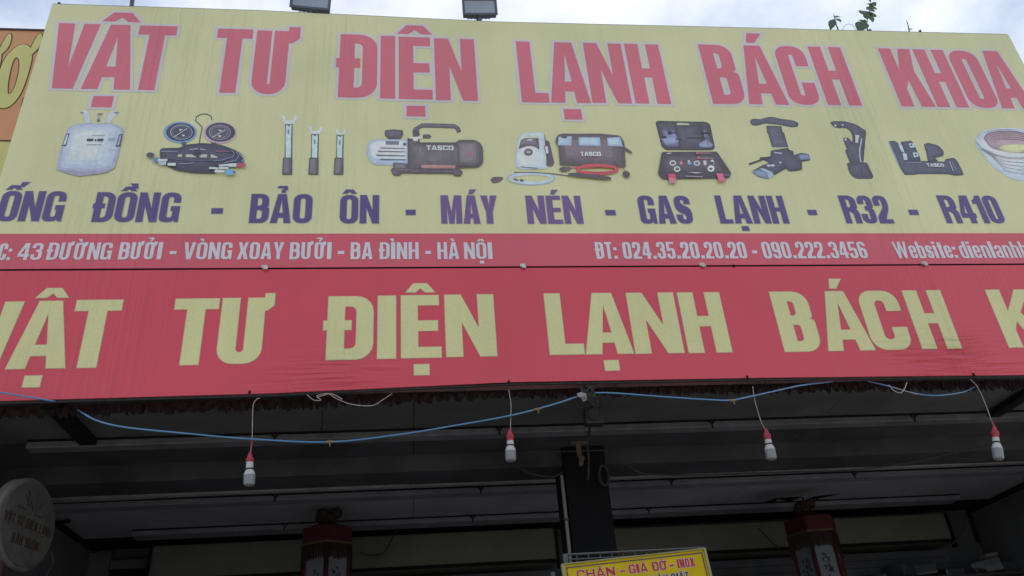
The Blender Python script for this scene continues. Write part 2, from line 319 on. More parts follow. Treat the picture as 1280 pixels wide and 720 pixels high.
    if '^' in acc:
        I.append([[(c - .21, top), (c - .07, top), (c, top + .07), (c + .07, top), (c + .21, top), (c + .1, top + .15), (c - .1, top + .15)]]); dx = .18; top2 = 1.14
    else: top2 = top
    if "'" in acc: I.append([[(c - .06 + dx, top2), (c + .05 + dx, top2), (c + .17 + dx, top2 + .17), (c - .02 + dx, top2 + .17)]])
    if '`' in acc: I.append([[(c + .05 + dx, top2), (c - .05 + dx, top2), (c - .18 + dx, top2 + .17), (c + .02 + dx, top2 + .17)]])
    if '?' in acc: I.append([[(c - .03, top), (c + .08, top), (c + .08, top + .07), (c + .14, top + .11), (c + .14, top + .24, .06), (c - .14, top + .24, .06), (c - .14, top + .16), (c - .03, top + .16), (c + .02, top + .15), (c + .02, top + .12), (c - .03, top + .08)]])
    if '~' in acc: I.append([[(c - .2, top + .02), (c - .1, top + .02), (c + .02, top + .08), (c + .1, top), (c + .2, top + .1), (c + .16, top + .18), (c + .08, top + .1), (c - .04, top + .18), (c - .14, top + .14)]])
    if 'u' in acc: I.append([[(c - .18, top + .16), (c - .16, top + .02, .05), (c + .16, top + .02, .05), (c + .18, top + .16), (c + .08, top + .16), (c + .06, top + .1), (c - .06, top + .1), (c - .08, top + .16)]])
    if '.' in acc: I.append([[(c - .105, -.26), (c + .105, -.26), (c + .105, -.10), (c - .105, -.10)]])
    return [[rp(k) for k in isl] for isl in I]

def area(p): return .5 * sum(p[i - 1].x * p[i].y - p[i].x * p[i - 1].y for i in range(len(p)))
def offs(p, d):
    """move every edge outwards by d (miter joins); for a hole pass a negative d"""
    if area(p) < 0: p = list(reversed(p))
    q = []
    for k in p:
        if not q or (k - q[-1]).length > 1e-5: q.append(k)
    if (q[0] - q[-1]).length < 1e-5: q.pop()
    o = []; n = len(q)
    for i in range(n):
        a = (q[i] - q[i - 1]).normalized(); b = (q[(i + 1) % n] - q[i]).normalized()
        na = Vector((a.y, -a.x)); nb = Vector((b.y, -b.x)); m = na + nb
        if m.length < .3: m = na
        m.normalize(); k = d / max(.5, m.dot(na)); o.append(q[i] + m * k)
    return o

def wind_n(poly, g):
    w = 0; x, y = g.x, g.y
    for i in range(len(poly)):
        a, b = poly[i - 1], poly[i]
        if (a.y <= y) != (b.y <= y):
            if ((b.x - a.x) * (y - a.y) / (b.y - a.y) + a.x) > x: w += 1 if b.y > a.y else -1
    return w
def wind(poly, g): return wind_n(poly, g) != 0

class Print:
    """flat ink on a face: pieces given as 2-d outlines, each a hair in front of the one before"""
    def __init__(s, M): s.M = M; s.v = []; s.f = []; s.mi = []; s.mats = []
    def poly(s, contours, m, lift, strict=False):
        if m not in s.mats: s.mats.append(m)
        k = s.mats.index(m); cs = []
        for c in contours:
            q = []
            for p in c:
                p = Vector((p.x, p.y))
                if not q or (p - q[-1]).length > 1e-5: q.append(p)
            if len(q) > 1 and (q[0] - q[-1]).length < 1e-5: q.pop()
            if len(q) > 2: cs.append(q)
        vs = [p for c in cs for p in c]; ed = []; o = 0
        for c in cs: ed += [(o + i, o + (i + 1) % len(c)) for i in range(len(c))]; o += len(c)
        V, E_, T, *_ = delaunay_2d_cdt(vs, ed, [], 0, 1e-6)
        o = len(s.v); s.v += [tuple(s.M @ Vector((p.x, -lift, p.y))) for p in V]
        for t in T:
            a, b, c = (V[i] for i in t); g = (a + b + c) / 3
            cr_ = (b.x - a.x) * (c.y - a.y) - (b.y - a.y) * (c.x - a.x)
            if abs(cr_) < 1e-10 or not wind(cs[0], g) or any(wind(h, g) for h in cs[1:]): continue
            if strict and wind_n(cs[0], g) < 1: continue
            s.f.append(tuple(i + o for i in (t if cr_ > 0 else (t[0], t[2], t[1])))); s.mi.append(k)
    def build(s, name, parent=None, label=None):
        me = bpy.data.meshes.new(name); me.from_pydata(s.v, [], s.f); me.polygons.foreach_set('material_index', s.mi); me.update()
        o = link(name, me, s.mats, parent)
        if label: o['label'] = label
        return o
ID = Matrix.Identity(4)
def put_glyph(pr, ch, x, w, z0, z1, m, lift, halo=None, halo_d=0, s=.2, t=.165, i=0, shear=0):
    H = z1 - z0
    for q_, isl in enumerate(glyph(ch, w / H, s, t)):
        cs = [[Vector((x + p.x * H + shear * p.y * H, z0 + p.y * H)) for p in c] for c in isl]
        if halo: pr.poly([offs(cs[0], halo_d)] + [offs(c, -halo_d) for c in cs[1:] if abs(area(offs(c, -halo_d))) > 1e-5], halo, lift - .0012 + (i % 3) * .00024 + q_ * .00007)
        pr.poly(cs, m, lift + (i % 2) * .0002)
def natural(text, gap=.055):
    return sum(NW.get(BASE.get(c, (c, ''))[0], .5) + gap for c in text) - gap
def put_text(pr, text, x0, x1, z0, z1, m, lift, halo=None, halo_d=0, s=.2, t=.165, gap=.055, shear=0):
    k = (x1 - x0) / natural(text, gap); x = x0
    for i, c in enumerate(text):
        w = NW.get(BASE.get(c, (c, ''))[0], .5) * k
        if c != ' ': put_glyph(pr, c, x, w, z0, z1, m, lift, halo, halo_d, s, t, i, shear)
        x += w + gap * k

# ------------------------------------------------------------------ the ground and the shop building
M_ASPH = mat('asphalt', (.13, .128, .12), .9, .2, bump=.3, bscale=200)
M_PAVE = mat('pavement_tile', (.30, .28, .26), .85, .2, bump=.2)
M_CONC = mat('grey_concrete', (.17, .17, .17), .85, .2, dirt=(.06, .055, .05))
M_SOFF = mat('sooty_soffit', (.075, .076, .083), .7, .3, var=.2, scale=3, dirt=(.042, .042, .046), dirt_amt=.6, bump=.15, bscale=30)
M_DSOFF = mat('darker_soffit', (.045, .047, .053), .75, .3, var=.25, scale=3, dirt=(.012, .012, .014), dirt_amt=.7, bump=.15, bscale=30)  # darker tone for the middle soffit sheets, beam and slats
M_PSOFF = mat('grey_soffit', (.22, .22, .245), .7, .3, var=.12, scale=3, dirt=(.16, .16, .17), dirt_amt=.6, bump=.15, bscale=30)  # lighter grey tone for the soffit sheets behind the lip
M_PURL = mat('galvanised_tube', (.11, .11, .122), .5, .5, var=.2, scale=8, dirt=(.05, .045, .045), dirt_amt=.6)
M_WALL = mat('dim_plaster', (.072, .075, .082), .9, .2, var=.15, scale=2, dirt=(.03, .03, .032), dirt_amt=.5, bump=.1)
M_BLACK = mat('black_parts_and_shade', (.008, .008, .009), .9, .1)  # black parts; also the shade painted on rear soffit and purlin fronts
M_BOX = mat('olive_sheet_metal', (.085, .085, .074), .6, .3, var=.1, scale=3, dirt=(.07, .07, .06), dirt_amt=.5)
M_IRON = mat('rusty_black_iron', (.03, .026, .026), .7, .4, var=.3, scale=20)
M_EDGE = mat('pale_edge_strip', (.28, .28, .28), .7, .3, var=.2, scale=5, dirt=(.05, .05, .05))

struct('street', MB().box((-60, -80, -.3), (60, -5.6, -.13)), M_ASPH)
struct('pavement', MB().box((-60, -5.6, -.3), (60, 3.6, 0)), M_PAVE)
XL, XR, YB, ZC = -2.9, 5.9, 3.62, 2.05 + EYE
HX, CX0, CX1 = 1.29, 1.13, 1.44

# shop building: walls, floors above, column
bd = thing('shop_building', 'two storey shop building behind the banners with a dark open bay', 'building', (1.5, 3.6, 0))
def part(mb, name, m, parent, kind=None):
    o = mb.build(name, m, parent); o.matrix_parent_inverse = Matrix.Translation(-parent.location)
    if kind: o['kind'] = kind
    return o
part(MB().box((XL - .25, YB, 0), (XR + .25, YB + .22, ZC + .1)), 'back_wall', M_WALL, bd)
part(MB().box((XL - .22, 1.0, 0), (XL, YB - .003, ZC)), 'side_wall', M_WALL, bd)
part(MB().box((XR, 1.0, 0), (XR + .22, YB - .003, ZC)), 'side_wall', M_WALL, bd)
part(MB().box((XL - .25, .12, ZC + .16), (XR + .25, YB + .5, ZC + .30)), 'floor_slab', M_CONC, bd)
part(MB().box((XL - .25, 1.6, ZC + .303), (XR + .25, 9, 7.0)), 'upper_storey', M_CONC, bd)
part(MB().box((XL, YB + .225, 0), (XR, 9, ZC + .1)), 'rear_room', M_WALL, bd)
# soffit sheets: laid side by side between the purlins
for (y0, y1, m) in ((.12, .80, M_SOFF), (.803, 1.27, M_DSOFF), (1.55, 2.0, M_DSOFF), (2.003, 2.94, M_PSOFF), (2.943, 3.2, M_PSOFF), (3.203, YB - .004, M_BLACK)):  # rearmost sheets black: shadow above the shutter boxes painted in
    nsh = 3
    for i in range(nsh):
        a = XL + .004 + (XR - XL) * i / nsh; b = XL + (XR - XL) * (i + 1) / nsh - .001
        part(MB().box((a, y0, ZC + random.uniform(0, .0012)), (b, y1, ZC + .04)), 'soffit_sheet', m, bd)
# deep dark beam and the pale lip behind it
part(MB().box((XL, 1.27, ZC - .125), (XR, 1.55, ZC + .05)), 'beam', M_DSOFF, bd)
part(MB().box((CX0, 1.2, 0), (CX1, 1.62, ZC - .001)), 'column', M_BLACK, bd)
mb = MB(); mb.add([(XL, 1.96, ZC - .02), (XL, 2.10, ZC - .006), (0, 1.985, ZC - .006), (0, 1.96, ZC - .02), (XL, 2.10, ZC - .001), (0, 1.99, ZC - .001), (XL, 1.96, ZC - .001), (0, 1.96, ZC - .001)],
                  [(0, 3, 2, 1), (1, 2, 5, 4), (0, 1, 4, 6), (3, 7, 5, 2), (0, 6, 7, 3)])
part(mb, 'pale_lip', M_EDGE, bd)
part(MB().box((.003, 1.975, ZC - .012), (XR, 1.998, ZC - .001)), 'pale_lip', M_EDGE, bd)

# purlins with seam clips
def purlin(y, x0, x1, joints, w=.075, z=ZC, m=M_PURL):
    p = part(MB().box((x0, y - w / 2, z - .05), (x1, y + w / 2, z - .002), bev=.006), 'purlin', m, bd)
    MB().box((x0 + .01, y - w / 2 - .022, z - .010), (x1 - .01, y - w / 2 - .001, z - .0025)).build('painted_shadow_strip', M_BLACK, p)  # added black strip, paints the shadow line along the purlin front
    for jx in joints:
        c = MB(); c.tube([(jx - .02, y - w / 2 - .004, z - .012), (jx, y - w / 2 - .006, z - .03), (jx + .02, y - w / 2 - .004, z - .012)], .006, 6)
        c.tube([(jx, y - w / 2 - .006, z - .03), (jx - .004, y - w / 2 - .006, z - .062)], .005, 6)
        c.build('seam_clip', M_BLACK, p)
purlin(.80, -2.43, XR, [at(345, 545, .8).x, at(623, 535, .8).x, at(886, 527, .8).x, at(1137, 522, .8).x], w=.1)
purlin(2.16, XL + .1, XR - .1, [at(346, 621, 2.16).x, at(600, 605, 2.16).x, at(836, 600, 2.16).x, at(1063, 594, 2.16).x], w=.13, m=mat('dim_tube', (.135, .135, .155), .6, .3, var=.15))
purlin(3.06, XL + .5, XR - .5, [at(358, 656, 3.06).x, at(590, 645, 3.06).x, at(807, 635, 3.06).x], w=.18, m=MATS['dim_tube'])
# dark horizontal braces from the sign frame back to the first purlin
for x0, x1 in ((-2.10, -2.00), (4.26, 4.35)):
    part(MB().box((x0, .1, ZC - .045), (x1, .75, ZC - .004)), 'brace', M_BLACK, bd)
# corner conduits along wall tops
for X, y0 in ((XL + .03, 2.55), (XR - .03, 1.9)):
    mb = MB(); mb.tube([(X, y0, ZC - .03), (X, YB - .05, ZC - .03), (X, YB - .05, ZC - .35)], .022, 8); mb.tube([(X + (.12 if X < 0 else -.08), y0 - .05, ZC - .03), (X, y0, ZC - .03)], .015, 6)
    part(mb, 'conduit', M_BLACK, bd)

# shutter boxes on the back wall
def shutter_box(x0, x1, z0, z1, y, label):
    b = thing('shutter_box', label, 'shutter box', ((x0 + x1) / 2, y, z0), group='roller shutter boxes under the soffit')
    L = (x1 - x0) / 2; H = z1 - z0
    MB().box((-L, 0, 0), (L, YB - y - .004, H), bev=.02).build('housing', M_BOX, b)
    MB().box((-L + .01, -.012, .0), (L - .01, -.001, .03)).build('bottom_rail', M_BLACK, b)
    MB().box((-L - .02, -.02, -.05), (-L + .0, .05, H * .98)).build('end_bracket', M_BLACK, b)
    MB().box((L + .0, -.02, -.05), (L + .02, .05, H * .98)).build('end_bracket', M_BLACK, b)
    for i in range(8):
        MB().box((-L + .03, .10, -.05 - .07 * (i + 1) + .004), (L - .03, .115, -.05 - .07 * i)).build('shutter_slat', M_DSOFF, b)
a = at(190, 686, 3.3); b_ = at(693, 659, 3.3); c = at(690, 703, 3.3)
shutter_box(a.x, b_.x, c.z, b_.z, 3.3, 'olive grey roller shutter box left of the black column')
a = at(762, 656, 3.3); b_ = at(1180, 641, 3.3); c = at(1080, 683, 3.3)
shutter_box(a.x, b_.x, c.z, b_.z, 3.3, 'olive grey roller shutter box right of the black column')

# ------------------------------------------------------------------ the two banners
Y_ = lin
V_YEL = ink('veiled_yellow_vinyl', (.68, .665, .355)); V_RED = ink('veiled_red_vinyl', (.62, .068, .108)); V_RED2 = ink('red_vinyl', (.61, .026, .058))  # yellow and upper red paled: glare haze over the banner put into the colour
I_PINK = ink('veiled_red_ink', (.66, .13, .18)); I_HALO = ink('white_outline_ink', (.64, .60, .60)); I_CREAM = ink('cream_ink', (.65, .62, .28))  # pink is the red lettering with the same glare haze painted in
I_PURP = ink('purple_ink', (.08, .045, .20)); I_PURP2 = ink('veiled_purple_ink', (.15, .07, .24)); I_WHITE = ink('white_ink', (.64, .62, .67))  # second purple is lighter: glare over the middle words painted into the ink
XA, XB = -2.64, 5.237
ZJ = 2.875 + EYE; ZR = 3.143 + EYE
TOPZ = [(XA, 5.240), (-1.15, 5.241), (.725, 5.198), (2.885, 5.223), (XB, 5.245)]
BOTZ = [(XA, 2.003), (-.79, 2.012), (.628, 2.047), (2.264, 2.037), (4.03, 2.013), (XB, 2.01)]
def interp(T, x):
    for (a, p), (b, q) in zip(T, T[1:]):
        if x <= b: return p + (q - p) * (x - a) / (b - a)
    return T[-1][1]
def sheet(name, x0, x1, zlo, zhi, m, parent, n=60, thick=.004):
    v = []; f = []
    for i in range(n + 1):
        x = x0 + (x1 - x0) * i / n; a, b = zlo(x), zhi(x)
        v += [(x, 0, a), (x, 0, b), (x, thick, b), (x, thick, a)]
    for i in range(n):
        for k in range(4): f.append((i * 4 + k, i * 4 + (k + 1) % 4, i * 4 + 4 + (k + 1) % 4, i * 4 + 4 + k)[::-1])
    f += [(0, 1, 2, 3), tuple(n * 4 + k for k in (3, 2, 1, 0))]
    mb = MB(); mb.add(v, f); return mb.build(name, m, parent)
up = thing('upper_banner', 'large pale yellow banner with pink lettering and pictures of tools above the red banner', 'banner')
lo = thing('lower_banner', 'long red banner with cream lettering under the yellow banner', 'banner')
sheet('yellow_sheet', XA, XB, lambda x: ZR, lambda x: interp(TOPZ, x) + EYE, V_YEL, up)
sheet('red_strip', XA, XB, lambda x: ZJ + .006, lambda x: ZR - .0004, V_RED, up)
sheet('red_sheet', XA, XB, lambda x: interp(BOTZ, x) + EYE, lambda x: ZJ - .008, V_RED2, lo)
# frames
def wire_poly(pts, r, name, m, parent, n=4): return MB().tube(pts, r, n).build(name, m, parent)
M_FR = mat('dark_frame_tube', (.07, .065, .065), .5, .5, var=.3)
wire_poly([(x, .014, interp(TOPZ, x) + EYE + .004) for x, _ in TOPZ], .011, 'top_rail', M_FR, up)
wire_poly([(x, .018, interp(BOTZ, x) + EYE - .007) for x, _ in BOTZ], .009, 'bottom_rail', M_IRON, lo)
MB().box((XA, .006, ZJ - .018), (XB, .03, ZJ + .016)).build('joint_rail', M_BLACK, up)
for x in (XA, XB):
    MB().box((x - .004 if x < 0 else x - .02, .006, ZJ), (x + .02 if x < 0 else x + .004, .03, 5.24 + EYE)).build('side_rail', M_FR, up)
    MB().box((x - .004 if x < 0 else x - .02, .006, 2.0 + EYE), (x + .02 if x < 0 else x + .004, .03, ZJ - .02)).build('side_rail', M_FR, lo)
for i in range(9):
    x = XA + .02 + (XB - XA - .04) * i / 8
    MB().box((x - .015, .035, 2.02 + EYE), (x + .015, .065, 5.18 + EYE)).build('rear_post', M_FR, up)
for k in range(5):
    z = 3.1 + EYE + k * .5
    MB().box((XA + .03, .066, z), (XB - .03, .09, z + .03)).build('rear_rail', M_FR, up)
for px, py in ((331, 333), (653, 332.5), (877, 331.5), (1154, 329.5)):
    p = at(px, py); cl = MB(); cl.box((p.x - .018, -.012, ZJ - .004), (p.x + .018, -.001, ZJ + .02), bev=.003); cl.box((p.x - .006, -.016, ZJ - .016), (p.x + .022, -.0125, ZJ + .006), bev=.001)
    cl.build('clip', mat('clip_metal', (.5, .48, .45), .5, .5, var=.3, scale=40), up)
for px, py in ((312, 491), (636, 478), (934, 472), (1217, 469), (917, 333)):
    p = at(px, py); MB().box((p.x - .006, -.008, p.z - .008), (p.x + .006, -.001, p.z + .012), bev=.002).build('tie_screw', M_BLACK, lo)

def word(parent, spec, ytop, ybot, m, halo=None, hd=0, name='word', lift=.0024, label=None, s=.2, t=.165):
    """spec: (letter, left px, right px[, 't' when measured on the cap line]); ytop / ybot: cap line and baseline pixel rows at the word"""
    pr = Print(ID)
    for i, g in enumerate(spec):
        yy = ytop if len(g) > 3 else ybot
        a = at(g[1], yy(g[1]) if callable(yy) else yy); b = at(g[2], yy(g[2]) if callable(yy) else yy)
        zc = (g[1] + g[2]) / 2
        z1 = at(zc, ytop(zc)).z; z0 = at(zc, ybot(zc)).z
        put_glyph(pr, g[0], a.x, b.x - a.x, z0, z1, m, lift, halo, hd, s, t, i)
    return pr.build(name, parent, label)
def line(T): return lambda x: interp(T, x) if x > T[0][0] else T[0][1] + (T[1][1] - T[0][1]) * (x - T[0][0]) / (T[1][0] - T[0][0])
t1 = line([(74, 29), (176, 32), (223, 33.3), (316, 37.5), (424, 42.5), (597, 50), (645, 52), (823, 56), (874, 56), (1049, 59.5), (1097, 60.5), (1250, 65)])
b1 = line([(63, 110.5), (196, 113), (275, 115.7), (313, 117), (421, 121.5), (597, 126.5), (652, 128), (839, 130), (891, 130), (1077, 132), (1127, 133), (1280, 136)])
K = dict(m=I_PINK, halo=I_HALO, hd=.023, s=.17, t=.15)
up_words = [
 ('pink word VẬT', [('V', 74, 126, 't'), ('Ậ', 101, 162.5), ('T', 175.5, 222.5, 't')]),
 ('pink word TƯ', [('T', 273, 317, 't'), ('Ư', 312.5, 369)]),
 ('pink word ĐIỆN', [('Đ', 418, 471), ('I', 475, 494), ('Ệ', 498.5, 541), ('N', 545, 597.5)]),
 ('pink word LẠNH', [('L', 652.5, 687), ('Ạ', 689, 739), ('N', 740.5, 790), ('H', 794.5, 839)]),
 ('pink word BÁCH', [('B', 891.5, 934), ('Á', 936.5, 986.5), ('C', 989, 1027.5), ('H', 1035, 1077.5)]),
 ('pink word KHOA', [('K', 1127, 1170), ('H', 1172, 1211.5), ('O', 1215, 1252), ('A', 1252.5, 1294)])]
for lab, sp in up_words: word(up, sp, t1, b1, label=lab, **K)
t2 = line([(0, 377.5), (100, 375.5), (250, 373.5), (346, 372), (410, 371), (616, 368), (684, 367), (900, 365.5), (960, 365), (1175, 363), (1280, 362)])
b2 = line([(0, 462), (82, 460), (121, 459.5), (250, 456), (330, 454), (406, 450.5), (621, 445), (688, 443.5), (915, 440.5), (981, 440), (1202, 435.5), (1280, 434)])
lo_words = [
 ('cream word VẬT', [('V', -26, 31, 't'), ('Ậ', 6.5, 81.5), ('T', 96.5, 154.5, 't')]),
 ('cream word TƯ', [('T', 220, 275, 't'), ('Ư', 269, 337)]),
 ('cream word ĐIỆN', [('Đ', 402, 466), ('I', 471.5, 495), ('Ệ', 501.5, 552), ('N', 558, 621.5)]),
 ('cream word LẠNH', [('L', 687.5, 731), ('Ạ', 732.5, 792.5), ('N', 794.5, 855.5), ('H', 861, 915.5)]),
 ('cream word BÁCH', [('B', 981, 1029), ('Á', 1035.5, 1094.5), ('C', 1093, 1143), ('H', 1153, 1202.5)]),
 ('cream word KHOA', [('K', 1261, 1318), ('H', 1322, 1378), ('O', 1386, 1440), ('A', 1442, 1506)])]
I_LEDGE = ink('pale_pink_edge_ink', (.50, .30, .20))
for lab, sp in lo_words: word(lo, sp, t2, b2, I_CREAM, halo=I_LEDGE, hd=.0035, label=lab, lift=.002, s=.235, t=.165)
t3 = line([(0, 238.5), (80, 240), (300, 242), (420, 244), (680, 245), (1280, 244.8)])
b3 = line([(0, 276.3), (76, 277), (230, 278), (420, 279.3), (700, 279.8), (1280, 279)])
def span_word(parent, text, xl, xr, tf, bf, m, halo=None, hd=0, s=.2, t=.165, top=False, gap=.055, label=None, lift=.0024, shear=0):
    f = tf if top else bf
    a = at(xl, f(xl)); b = at(xr, f(xr)); c = (xl + xr) / 2; pr = Print(ID)
    put_text(pr, text, a.x, b.x, at(c, bf(c)).z, at(c, tf(c)).z, m, lift, halo, hd, s, t, gap, shear)
    return pr.build('word', parent, label)
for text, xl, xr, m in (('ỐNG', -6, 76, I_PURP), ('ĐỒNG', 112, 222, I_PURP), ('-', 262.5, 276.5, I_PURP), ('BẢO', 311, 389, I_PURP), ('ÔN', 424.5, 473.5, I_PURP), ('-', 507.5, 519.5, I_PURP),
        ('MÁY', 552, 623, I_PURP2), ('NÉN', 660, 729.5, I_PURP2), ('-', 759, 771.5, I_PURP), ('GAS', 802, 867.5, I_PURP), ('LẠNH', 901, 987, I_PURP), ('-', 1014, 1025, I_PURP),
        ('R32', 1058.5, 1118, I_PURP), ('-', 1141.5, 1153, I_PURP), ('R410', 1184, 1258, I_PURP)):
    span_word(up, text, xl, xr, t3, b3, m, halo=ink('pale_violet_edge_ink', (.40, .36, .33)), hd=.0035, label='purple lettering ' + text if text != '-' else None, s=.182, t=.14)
t4 = line([(0, 304.5), (140, 303), (600, 303), (1280, 302)]); b4 = line([(0, 325.5), (60, 325), (200, 324.3), (600, 324), (1280, 322.5)])
for text, xl, xr in (('ĐC:', -18, 12), ('43', 20.5, 50.5), ('ĐƯỜNG', 56, 138), ('BƯỞI', 147, 201), ('-', 211, 219.5), ('VÒNG', 228, 289), ('XOAY', 296, 354), ('BƯỞI', 361.5, 414), ('-', 422, 430),
        ('BA', 438, 465.5), ('ĐÌNH', 473.5, 523.5), ('-', 532, 539), ('HÀ', 547, 574), ('NỘI', 580.5, 616), ('ĐT:', 745, 772.5), ('024.35.20.20.20', 780, 935), ('-', 942, 948.5),
        ('090.222.3456', 955.5, 1086), ('Website:', 1121, 1198.5), ('dienlanhb', 1203, 1203 + 199 * natural('dienlanhb', .07) / natural('dienlanhbachkhoa.con', .07))):
    span_word(up, text, xl, xr, t4, b4, I_WHITE, s=.168, t=.13, gap=.07, lift=.002, label='white lettering ' + text if len(text) > 1 and xr < 1280 else None)

# pictures printed on the yellow banner: drawn as flat inked shapes in the banner's own plane
C_ = {}
def inkc(c):
    k = 'print_%02x%02x%02x' % c
    return ink('print_ink_' + k[6:], tuple(min(.8, v * (1.12 if sum(c) < 330 else 1.36)) for v in lin(c)), mottle=.26 if sum(c) < 330 else .12)
def picture(label, ox, oy, s, shapes, base=.0012):
    pr = Print(ID); lift = base
    for sh in shapes:
        col, pts = sh[0], sh[1]
        def cv(q):
            p = at(ox + q[0] / s, oy + q[1] / s); return Vector((p.x, p.z))
        cs = []
        for ring in ([pts] + list(sh[2:])):
            if isinstance(ring, tuple):         # ellipse cx, cy, rx, ry
                cx, cy, rx, ry = ring; ring = [(cx + rx * cos(2 * pi * k / 20), cy + ry * sin(2 * pi * k / 20)) for k in range(20)]
            else: ring = [tuple(q) for q in rp(ring, 4)]
            cs.append([cv(q) for q in ring])
        if max(col) < 110: g_ = sum(col) / 3 - 6; col = tuple(int(g_ + (v - g_ - 6) * .55) for v in col)     # blacks print nearly neutral
        lift += .00035; pr.poly(cs, inkc(col), lift)
        xs = [p.x for p in cs[0]]; zs = [p.y for p in cs[0]]; sz = min(max(xs) - min(xs), max(zs) - min(zs)); thick_ = abs(area(cs[0])) / max(max(xs) - min(xs), max(zs) - min(zs))
        if len(cs) == 1 and thick_ > .045:
            for q in (1, 2, 3):
                d = -thick_ * .09 * q; o_ = offs(cs[0], d)
                if area(o_) < abs(area(cs[0])) * .2: break
                f_ = (1 + .05 * q) if sum(col) > 330 else (1 + .10 * q)
                c2 = tuple(min(235, int(v * f_ + (5 if sum(col) < 330 else 0))) for v in col)
                sh_ = Vector((-thick_ * .03 * q, thick_ * .02 * q)); lift += .00012
                pr.poly([[p + sh_ for p in o_]], inkc(c2), lift, strict=True)
    o = pr.build('tool_picture', up, label)
    return o, lift
def stroke(pts, w):
    """outline of a thick line in crop pixels"""
    P_ = [Vector(p) for p in pts]; l = []; r = []
    for i, p in enumerate(P_):
        t = (P_[min(i + 1, len(P_) - 1)] - P_[max(i - 1, 0)]).normalized(); n = Vector((-t.y, t.x)) * w / 2
        l.append(tuple(p + n)); r.append(tuple(p - n))
    return l + r[::-1]
def ring(cx, cy, rx, ry, w): return [(cx, cy, rx, ry), (cx, cy, rx - w, ry - w)]
def tasco(ox, oy, s, x0, x1, yt, yb, lift, col=(225, 220, 222)):
    a = at(ox + x0 / s, oy + yb / s); b = at(ox + x1 / s, oy + yb / s); c = at(ox + x0 / s, oy + yt / s)
    pr = Print(ID); H = c.z - a.z
    put_text(pr, 'TASCO', a.x, b.x, a.z, c.z, inkc(col), lift + .0006, s=.25, t=.2, gap=.04)
    pr.build('print_lettering', up)
GR = (168, 172, 186); NAVY = (66, 66, 92); BR = (104, 84, 94); BL = (120, 140, 172); LT = (190, 196, 202)

picture('printed picture of a white refrigerant tank', 60, 125, 6.545, [
    ((186, 192, 205), [(265, 95), (300, 85, 10), (335, 100, 20), (350, 190), (305, 190), (300, 150, 20)]),
    ((186, 192, 205), [(580, 105), (530, 85, 10), (495, 115, 20), (465, 190), (510, 190), (530, 150, 20)]),
    ((120, 124, 130), [(262, 98), (280, 95), (300, 112), (275, 115)]), ((120, 124, 130), [(535, 100), (580, 98), (580, 110), (550, 115)]),
    ((150, 160, 160), [(403, 125), (430, 125), (425, 175), (402, 175)]), ((96, 110, 100), [(408, 112), (448, 112), (446, 122), (408, 122)]), ((96, 110, 100), [(402, 160), (425, 160), (420, 182), (404, 182)]),
    ((158, 164, 186), [(160, 235, 60), (250, 195, 40), (540, 195, 40), (622, 235, 30), (615, 300), (548, 560, 20), (470, 605, 40), (280, 618, 40), (150, 600, 40), (70, 570, 12), (100, 420)]),
    ((172, 180, 198), [(175, 240, 50), (250, 205, 30), (520, 205, 30), (600, 245, 20), (585, 320), (520, 545, 20), (400, 565, 20), (110, 560, 15), (120, 440)]),
    ((150, 142, 168), [(75, 572), (300, 590, 20), (460, 580, 20), (545, 560), (480, 600, 20), (260, 628, 20), (160, 605, 20)]),
    ((70, 76, 92), [(155, 278), (180, 278), (148, 380), (116, 380)]), ((190, 196, 205), [(158, 288), (170, 288), (144, 370), (126, 370)]),
    ((70, 76, 92), [(585, 285), (613, 285), (592, 386), (556, 386)]), ((150, 156, 178), [(590, 294), (604, 294), (584, 376), (566, 376)]),
    ((60, 62, 76), [(322, 322), (375, 322), (370, 342), (318, 342)]), ((60, 62, 76), [(388, 325), (398, 322), (394, 342), (384, 342)]), ((60, 62, 76), [(408, 322), (458, 322), (454, 342), (404, 342)]),
    ((140, 146, 164), [(360, 293), (470, 293), (469, 298), (359, 298)]), ((140, 146, 164), [(318, 368), (440, 368), (439, 373), (317, 373)]),
    ((195, 200, 212), [(500, 408), (580, 405), (579, 410), (500, 413)]), ((130, 134, 156), [(495, 320), (555, 322), (554, 326), (494, 325)]), ((130, 134, 156), [(495, 335), (545, 337), (544, 341), (494, 340)])])
